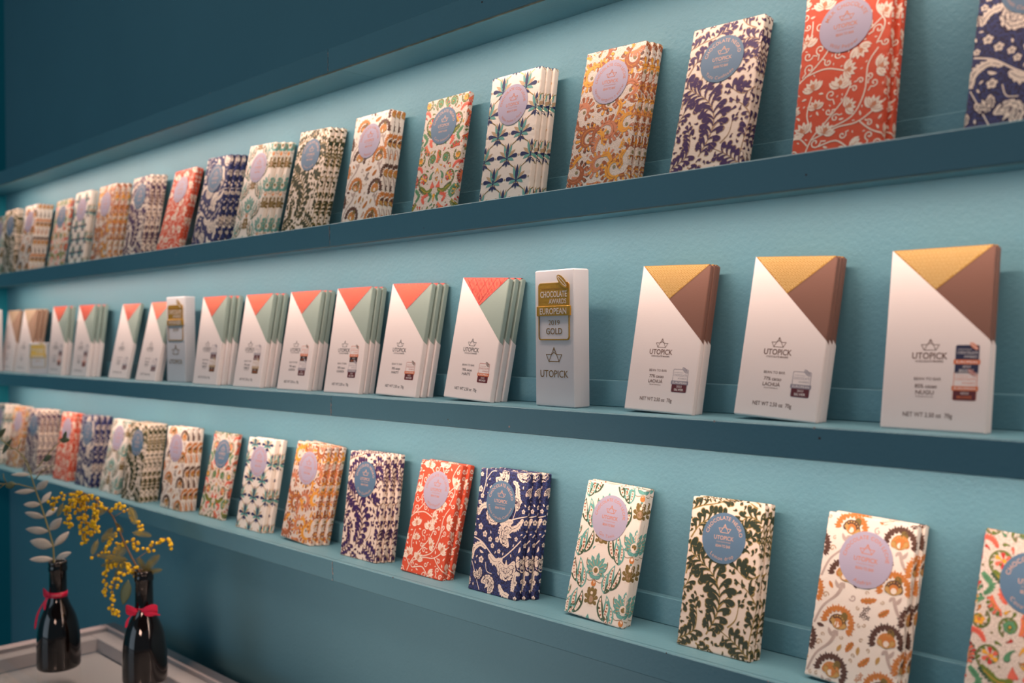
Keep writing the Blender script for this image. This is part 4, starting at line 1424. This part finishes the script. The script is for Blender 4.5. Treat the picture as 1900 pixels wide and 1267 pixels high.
# ------------------------------------------------------------------ acrylic award blocks
def award(name, label, x, y, rz, w, t, h, lines, zs, small=False):
    e = empty(name, (x, y, SHELF_Z[2] + 0.0003), (0, 0, math.radians(rz)))
    tag(e, label, 'award', 'acrylic award blocks')
    mb = MB()
    mb.box(0, w, 0, t, 0, h, 'acrylic', 0.0012)
    mb.build('block', e)
    cx_ = w * .5
    pw = w * .80 if not small else w * .78
    zt, zb = zs
    cz = (zt + zb) / 2 * h
    ph = (zt - zb) * h
    pl = empty('gold_plaque', (cx_, 0, cz))
    pl.parent = e
    s = pw / .051
    mb = MB()
    # outer frame of the emblem
    for q in (0,):
        o_r, i_r = rrect(0, 0, pw, ph, .004 * s, 5), rrect(0, 0, pw - .003 * s, ph - .003 * s, .003 * s, 5)
        m_ = len(o_r)
        for k in range(m_):
            a, b = k, (k + 1) % m_
            mb.face([(o_r[a][0], -.0009, o_r[a][1]), (i_r[a][0], -.0009, i_r[a][1]), (i_r[b][0], -.0009, i_r[b][1]), (o_r[b][0], -.0009, o_r[b][1])][::-1], 'medal')
            mb.face([(o_r[a][0], -.0009, o_r[a][1]), (o_r[b][0], -.0009, o_r[b][1]), (o_r[b][0], 0.0002, o_r[b][1]), (o_r[a][0], 0.0002, o_r[a][1])], 'medal')
    mb.build('frame', pl)
    up = rrect(0, ph * .25, pw - .001, ph * .49, .003 * s, 4)
    mb = MB()
    mb.prism(up, -.0008, 0.0002, 'medal')
    mb.box(-pw * .54, pw * .54, -.0017, 0.0002, -ph * .075, ph * .095, 'medal', .0003)
    mb.build('panel', pl)
    mb = MB()
    bean(mb, pw * .30, ph * .5 + .001 * s, .0105 * s, -.0021, 'medal', 'medaltext')
    flat(mb, text2d('INTERNATIONAL', -pw * .08, ph * .375, width=pw * .60, height=.0022 * s), -.0010, 'engraved')
    flat(mb, text2d('CHOCOLATE', 0, ph * .25, width=pw * .86, height=.0068 * s, bold=.02), -.0010, 'medaltext')
    flat(mb, text2d('AWARDS', pw * .13, ph * .135, width=pw * .56, height=.0056 * s, bold=.015), -.0010, 'medaltext')
    flat(mb, text2d(lines[0], 0, -ph * .045, width=pw * .86, height=.0068 * s, bold=.02), -.0019, 'medaltext')
    flat(mb, text2d(lines[1], 0, -ph * .235, width=pw * .36, height=.0056 * s), -.0003, 'engraved')
    if lines[2]:
        flat(mb, text2d(lines[2], 0, -ph * .395, width=pw * .52, height=.0072 * s, bold=.012), -.0003, 'engraved')
    mb.build('lettering', pl)
    if not small:
        mb = MB()
        boat(mb, cx_ - .0005, h * .372, w * .2, -.0003, 'engraved', .07)
        flat(mb, text2d('UTOPICK', cx_ - .0005, h * .215, width=w * .72, height=.0082, bold=.004), -.0003, 'engraved')
        mb.build('maker_mark', e)
    return e


award('award_block', 'tall frosted acrylic award with gold badge between coral and gold-topped stacks', -0.7957, 0.8116, -4.4, 0.0640, 0.0235, 0.1531, ('EUROPEAN', '2019', 'GOLD'), (.905, .485))
award('award_block', 'tall frosted acrylic award with gold badge before fourth coral-topped stack', -1.7526, 0.8208, 1.2, 0.0700, 0.0200, 0.1543, ('WINNER', '2018', None), (.905, .485))
award('award_block', 'small frosted acrylic award block in front of tan-and-beige stack', -2.3680, 0.7845, 43.0, 0.0430, 0.0110, 0.0715, ('WINNER', '2017', None), (.93, .22), True)
e = award('award_block', 'frosted acrylic award block cut off by the left picture edge', -2.7100, 0.8000, 0.0, 0.0640, 0.0150, 0.1531, ('WINNER', '2016', None), (.905, .485))

# ------------------------------------------------------------------ glass-topped display cabinet
CX0, CX1, CY0, CY1, CZ = -1.922, -0.80, 0.10, 0.789, EYE - 0.551
cab = empty('display_cabinet', (CX0, CY1, 0))
tag(cab, 'low display cabinet with grey metal rim and glass top, bottles standing on it', 'cabinet')
LX, LY = CX1 - CX0, CY1 - CY0


def ring(mb, m0, m1, z0, z1, mat, bev=0.001):
    mb.box(m0, LX - m0, -m1, -m0, z0, z1, mat, bev)
    mb.box(m0, LX - m0, -LY + m0, -LY + m1, z0, z1, mat, bev)
    mb.box(m0, m1, -LY + m1, -m1, z0, z1, mat, bev)
    mb.box(LX - m1, LX - m0, -LY + m1, -m1, z0, z1, mat, bev)


mb = MB(); ring(mb, 0, 0.024, CZ - 0.030, CZ, 'frame'); mb.build('rim', cab)
mb = MB(); ring(mb, 0.0242, 0.056, CZ - 0.032, CZ - 0.0075, 'frame2'); mb.build('inner_ledge', cab)
mb = MB(); mb.box(0.0243, LX - 0.0243, -LY + 0.0243, -0.0243, CZ - 0.0062, CZ - 0.0003, 'pane'); mb.build('glass_top', cab)
mb = MB(); mb.box(0.0562, LX - 0.0562, -LY + 0.0562, -0.0562, CZ - 0.050, CZ - 0.0325, 'tray'); mb.build('liner', cab)
mb = MB(); mb.box(0.004, LX - 0.004, -LY + 0.004, -0.004, 0.08, CZ - 0.0505, 'cabinet'); mb.build('body', cab)
mb = MB(); mb.box(0.03, LX - 0.03, -LY + 0.03, -0.03, 0.0, 0.0798, 'cabinet'); mb.build('plinth', cab)

# ------------------------------------------------------------------ bottles
HR = Vector((_r.x, _r.y, 0)).normalized()
HF = Vector((_f.x, _f.y, 0)).normalized()
FACE = math.atan2(-HF.y, -HF.x)
PROF = [(0.0, .0030), (.018, .0030), (.030, .0008), (.0325, 0.0), (.0342, .0022), (.0347, .006), (.0346, .020), (.0344, .038), (.0338, .052), (.0326, .064), (.0305, .075), (.0278, .085), (.0240, .094), (.0202, .102),
        (.0168, .110), (.0149, .117), (.0141, .124), (.0139, .140), (.0139, .1600), (.0149, .1612), (.0152, .1640), (.0150, .1680), (.0146, .1695), (.0146, .1715), (.0150, .1725), (.0149, .1760), (.0142, .1772),
        (.0112, .1772), (.0104, .1760), (.0104, .150), (.0104, .1400)]


def ribbon_strip(mb, pts, w, mat='ribbon', wdir=Vector((0, 0, 1))):
    v = []
    n = len(pts)
    for i, p in enumerate(pts):
        p = Vector(p)
        ww = w * (0.55 + 0.45 * min(1, abs(i - 0) / 1.5)) if n > 3 else w
        v += [p - wdir * ww / 2, p + wdir * ww / 2]
    mb.add(v, [(2 * i, 2 * i + 2, 2 * i + 3, 2 * i + 1) for i in range(n - 1)], mat, True)


def wrap_text(mb, txt, r, zc, mid, height, mat):
    w = text_width(txt)[0] * height / .72
    v, f = text2d(txt, 0, 0, height=height)
    mb.add([((r) * math.cos(mid + x / r), (r) * math.sin(mid + x / r), zc + z - height / 2) for x, z in v], f, mat)


def bottle(loc, label, ribz, loops, words):
    b = empty('bottle', loc)
    tag(b, label, 'bottle', 'dark bottles used as vases')
    mb = MB(); mb.lathe(PROF, 'bottleglass', 56, cap=False); mb.build('glass', b)
    rb = empty('ribbon', (0, 0, ribz)); rb.parent = b
    mb = MB()
    r = .0150
    n = 40
    v = []
    for k in range(n):
        a = 2 * math.pi * k / n
        v += [(r * math.cos(a), r * math.sin(a), -.0042), (r * .985 * math.cos(a), r * .985 * math.sin(a), .0044)]
    mb.add(v, [(2 * k, (2 * k + 2) % (2 * n), (2 * k + 3) % (2 * n), 2 * k + 1) for k in range(n)], 'ribbon', True)
    o = mb.build('band', rb)
    s_ = o.modifiers.new('thickness', 'SOLIDIFY'); s_.thickness = .0004
    mb = MB()
    for a in words:
        wrap_text(mb, 'UTOPICK', r + .0003, 0, FACE + a, .0028, 'ribbontext')
    mb.build('band_print', rb)
    for nm, pts, w in loops:
        mb = MB()
        P = [HR * x - HF * d + Vector((0, 0, z)) for x, d, z in pts]
        ribbon_strip(mb, P, w, wdir=(Vector((0, 0, 1)) if nm == 'bow_loop' else (HR * .9 + Vector((0, 0, .35))).normalized()))
        o = mb.build(nm, rb)
        s_ = o.modifiers.new('thickness', 'SOLIDIFY'); s_.thickness = .0004
        s2 = o.modifiers.new('smooth', 'SUBSURF'); s2.levels = 1; s2.render_levels = 2
    return b


B1 = Vector((-1.7312, 0.6156, CZ))
B2 = Vector((-1.5600, 0.6882, CZ))
bottle(B1, 'shorter-looking dark bottle with eucalyptus sprig, red bow at its left side', .1225,
       [('bow_loop', [(-.006, .014, .000), (-.015, .012, .006), (-.0215, .008, .0085), (-.0235, .004, .002), (-.017, .006, -.004), (-.008, .0135, -.001)], .0100),
        ('ribbon_tail', [(-.012, .015, -.002), (-.0190, .016, -.014), (-.0270, .016, -.028), (-.0300, .0165, -.042), (-.0315, .017, -.056)], .0048),
        ('ribbon_tail', [(-.011, .015, -.002), (-.0150, .017, -.012), (-.0145, .018, -.024)], .0058)], (.25,))
bottle(B2, 'dark bottle with mimosa branch and wide red bow, nearer the right', .1150,
       [('bow_loop', [(-.004, .0155, .000), (-.012, .020, .006), (-.0235, .017, .0085), (-.0255, .012, -.001), (-.015, .014, -.003), (-.006, .016, -.001)], .0105),
        ('bow_loop', [(.000, .0160, .000), (.010, .021, .006), (.0240, .018, .0090), (.0290, .012, .001), (.018, .018, -.0035), (.004, .017, -.001)], .0110),
        ('ribbon_tail', [(-.008, .0165, -.002), (-.0185, .0175, -.008), (-.0215, .0175, -.016), (-.0230, .018, -.026)], .0060),
        ('ribbon_tail', [(.010, .0175, -.001), (.0220, .0185, -.003), (.0320, .017, -.006)], .0065)], (-.55, .55))

# ------------------------------------------------------------------ eucalyptus sprig
rp = random.Random(21)


def P1(x, y, d=0.0):       # sprig outline measured in the plane of the bottle
    return HR * ((x / 3.113 - 110) / 1103.8) + Vector((0, 0, (377 - y / 3.113) / 1103.8)) - HF * d


def leaf3(mb, a, b, w, mat, cup=.2, n=9, up=None):
    a, b = Vector(a), Vector(b)
    d = (b - a)
    L = d.length
    d.normalize()
    side = d.cross(HF).normalized()
    if up is not None:
        side = (side + HF * up).normalized()
    nrm = d.cross(side).normalized()
    ws = [.06, .42, .78, .97, 1.0, .92, .74, .45, .03]
    v = []
    for i, q in enumerate(ws):
        t = i / (n - 1)
        c = a + d * L * t + nrm * (math.sin(math.pi * t) * L * cup * .5)
        h = w * q / 2
        for k in (-1, -.5, 0, .5, 1):
            v.append(c + side * h * k + nrm * (-abs(k) * h * .35))
    f = []
    for i in range(n - 1):
        for k in range(4):
            f.append((i * 5 + k, i * 5 + k + 1, i * 5 + k + 6, i * 5 + k + 5))
    mb.add(v, f, mat, True)


def leaf_obj(parent, a, b, w, mat, cup=.2, up=None, name='leaf'):
    mb = MB(); leaf3(mb, a, b, w, mat, cup, up=up)
    o = mb.build(name, parent)
    s_ = o.modifiers.new('thickness', 'SOLIDIFY'); s_.thickness = .0004
    return o


eu = empty('eucalyptus_sprig', B1)
tag(eu, 'eucalyptus sprig with paired grey-green leaves rising from the left bottle', 'sprig')
mb = MB()
main = [(322, 760), (322, 640), (320, 555), (318, 480), (295, 390), (270, 310), (248, 235), (220, 155), (193, 65), (170, 10), (140, -60)]
mb.tube([P1(x, y) for x, y in main], [.0015, .0015, .0015, .0014, .0014, .0013, .0012, .0011, .001, .0008, .0006], 'stemgreen')
mb.build('stem', eu)
for tw in ([(220, 155), (130, 118), (0, 115), (-40, 118)], [(45, 118), (47, 80), (45, 55)], [(40, 118), (0, 150)], [(193, 65), (150, -20), (100, -85), (-10, -80)], [(105, -80), (150, -140)],
           [(193, 65), (260, -20), (320, -95), (390, -135)], [(100, -85), (40, -140), (-5, -190)], [(205, 95), (250, 50), (330, 10)]):
    mb = MB(); mb.tube([P1(x, y, .01 * rp.uniform(-1, 1)) for x, y in tw], [.0009] * (len(tw) - 1) + [.0005], 'stemgreen', 5); mb.build('twig', eu)
for (x0, y0, x1, y1, w, dd, mat) in ((322, 555, 198, 545, .0105, .012, 'euc'), (330, 556, 437, 508, .011, .01, 'euc'), (318, 480, 197, 442, .0175, .008, 'euc'), (320, 480, 394, 402, .012, -.01, 'euc'),
                                     (295, 392, 174, 372, .0140, .01, 'euc'), (297, 388, 378, 312, .0145, .006, 'euc'), (270, 312, 171, 277, .0130, .01, 'euc'), (272, 308, 325, 262, .009, -.012, 'euc'),
                                     (248, 237, 168, 230, .0105, .012, 'euc'), (250, 233, 293, 170, .0095, -.01, 'euc'), (220, 156, 117, 160, .0085, .012, 'euc'), (221, 152, 300, 98, .0125, .004, 'euc'),
                                     (193, 66, 94, 60, .0065, .01, 'euc'), (195, 62, 272, 12, .0065, -.01, 'euc'), (105, 118, 62, 125, .012, .01, 'eucdark'), (30, -55, 88, -145, .0085, .0, 'eucdark'),
                                     (-8, -140, 52, -205, .0085, .0, 'eucdark'), (265, -15, 315, -45, .011, .0, 'eucdark'), (360, -135, 420, -133, .010, .0, 'eucdark'), (385, -135, 400, -185, .007, .0, 'eucdark')):
    leaf_obj(eu, P1(x0, y0), P1(x1, y1, dd), w, mat, .18, rp.uniform(-.5, .5))

# ------------------------------------------------------------------ mimosa branch
def P2(x, y, d=0.0):       # x, y on the 3.958-times enlarged sheet
    return HR * ((x / 3.958 - 268.5) / 1153.3) + Vector((0, 0, (1262 - 720 - y / 3.958) / 1153.3)) - HF * d


def Q2(x, y, d=0.0):
    return P2(1.2714 * x, 554 + 1.2714 * y, d)


mi_ = empty('mimosa_branch', B2)
tag(mi_, 'mimosa branch with yellow ball blossoms arching from the right bottle', 'branch')
mb = MB()
mb.tube([P2(1062, 1560), P2(1050, 1380), P2(980, 1250), P2(920, 1130), P2(880, 1030), P2(840, 940), P2(790, 880), P2(720, 820), P2(640, 770), P2(590, 745)], [.0017, .0017, .0016, .0015, .0014, .0013, .0012, .0011, .0009, .0007], 'stembrown')
mb.build('stem', mi_)
ico = MB()
ic = []
import bmesh
bm = bmesh.new()
bmesh.ops.create_icosphere(bm, subdivisions=2, radius=.00285)
BLO = bpy.data.meshes.new('blossom')
bm.to_mesh(BLO)
bm.free()
BLO.materials.append(M['mimosa'])
for p_ in BLO.polygons:
    p_.use_smooth = True
RAC = [[(590, 745), (540, 760), (470, 790), (420, 830), (405, 880)], [(640, 770), (560, 800), (500, 870), (490, 950), (530, 1010)], [(650, 790), (600, 850), (600, 950), (600, 1070)],
       [(680, 800), (640, 880), (640, 1000), (640, 1130)], [(720, 820), (700, 900), (690, 990), (680, 1100)], [(740, 830), (740, 900), (730, 970), (760, 1030)], [(600, 745), (560, 820), (520, 900), (560, 990)],
       [(640, 775), (600, 800), (560, 880), (610, 960)], [(790, 880), (850, 890), (900, 860), (930, 880)], [(850, 940), (930, 900), (950, 960), (990, 1000), (1010, 1070), (1000, 1100)],
       [(880, 1030), (860, 1060), (830, 1110), (800, 1160), (700, 1230)], [(920, 1130), (980, 1140), (970, 1190), (1010, 1210)], [(1000, 1260), (1080, 1200), (1130, 1150), (1180, 1115), (1220, 1160), (1235, 1200)],
       [(1040, 1330), (900, 1304), (817, 1317), (763, 1368), (763, 1444), (750, 1527)], [(1050, 1360), (966, 1317), (903, 1380), (864, 1469), (864, 1609), (915, 1622)],
       [(1045, 1340), (992, 1317), (940, 1300), (992, 1368), (1055, 1393)], [(905, 1120), (830, 1180), (780, 1260), (775, 1310)], [(730, 900), (690, 1010), (640, 1060), (650, 1110)]]
spots = []
for q in RAC:
    dd = rp.uniform(-.022, .022)
    w3 = []
    k = 14
    D = Design(1)
    cur = D.curve([(a, b) for a, b in q], k)
    for i, (a, b) in enumerate(cur):
        w3.append(P2(a, b, dd * min(1, i / 4)))
    mb = MB(); mb.tube(w3, [.0006] * len(w3), 'stembrown', 5); tw = mb.build('flower_spray', mi_)
    L = sum((w3[i + 1] - w3[i]).length for i in range(k))
    n = int(L / .0030)
    for j in range(n):
        t = (j + .5) / n * k
        if t < 2 and len(q) > 4:
            continue
        i = min(int(t), k - 1)
        c = w3[i].lerp(w3[i + 1], t - i)
        c = c + Vector((rp.uniform(-1, 1), rp.uniform(-1, 1), rp.uniform(-1, 1))) * .0050
        spots.append((c.dot(HF), c, tw))
spots.sort(key=lambda a: a[0])
for i, (_, c, tw) in enumerate(spots[:100]):
    o = put('blossom', BLO, tw, c)
    o.scale = [rp.uniform(.85, 1.12)] * 3
rest = MB()
bv = [v.co.copy() for v in BLO.vertices]
bf = [tuple(p.vertices) for p in BLO.polygons]
for (_, c, tw) in spots[100:]:
    s_ = rp.uniform(.85, 1.1)
    rest.add([v * s_ + c for v in bv], bf, 'mimosa', True)
o = rest.build('blossom_mass', mi_)
o['kind'] = 'stuff'


def frond(a, b, w):
    a, b = Vector(a), Vector(b)
    d = b - a
    L = d.length
    d.normalize()
    side = (d.cross(HF) + HF * rp.uniform(-.3, .3)).normalized()
    mb = MB()
    mb.tube([a, a + d * L * .5 + Vector((0, 0, .002)), b], [.0006, .0005, .0003], 'fern', 5)
    n = int(L / .0016)
    for i in range(2, n):
        t = i / n
        p = a + d * L * t + Vector((0, 0, .004 * t * (1 - t)))
        h = w * (math.sin(math.pi * min(1, t * .9 + .1))) ** .6
        for s_ in (-1, 1):
            e2 = p + side * s_ * h + d * h * .55
            q = d * .0008
            mb.face([p - q, p + q, e2 + q * .4, e2 - q * .4], 'fern')
    mb.build('fern_leaf', mi_)


for a, b, w in (((745, 552), (600, 515), .006), ((745, 560), (640, 668), .007), ((740, 556), (560, 605), .006), ((725, 460), (680, 530), .010), ((838, 640), (955, 603), .005), ((830, 625), (938, 520), .007),
                ((835, 640), (826, 530), .006), ((780, 390), (873, 425), .005), ((745, 250), (802, 345), .007), ((665, 365), (590, 455), .006), ((700, 400), (610, 420), .005), ((560, 440), (545, 520), .006),
                ((850, 640), (870, 560), .005), ((630, 250), (560, 300), .006), ((690, 330), (690, 410), .006), ((390, 215), (372, 290), .005)):
    frond(Q2(*a, rp.uniform(-.01, .01)), Q2(*b, rp.uniform(-.02, .02)), w)
leaf_obj(mi_, Q2(768, 655, .016), Q2(742, 795, .02), .016, 'eucdark', .1, .2, 'broad_leaf')
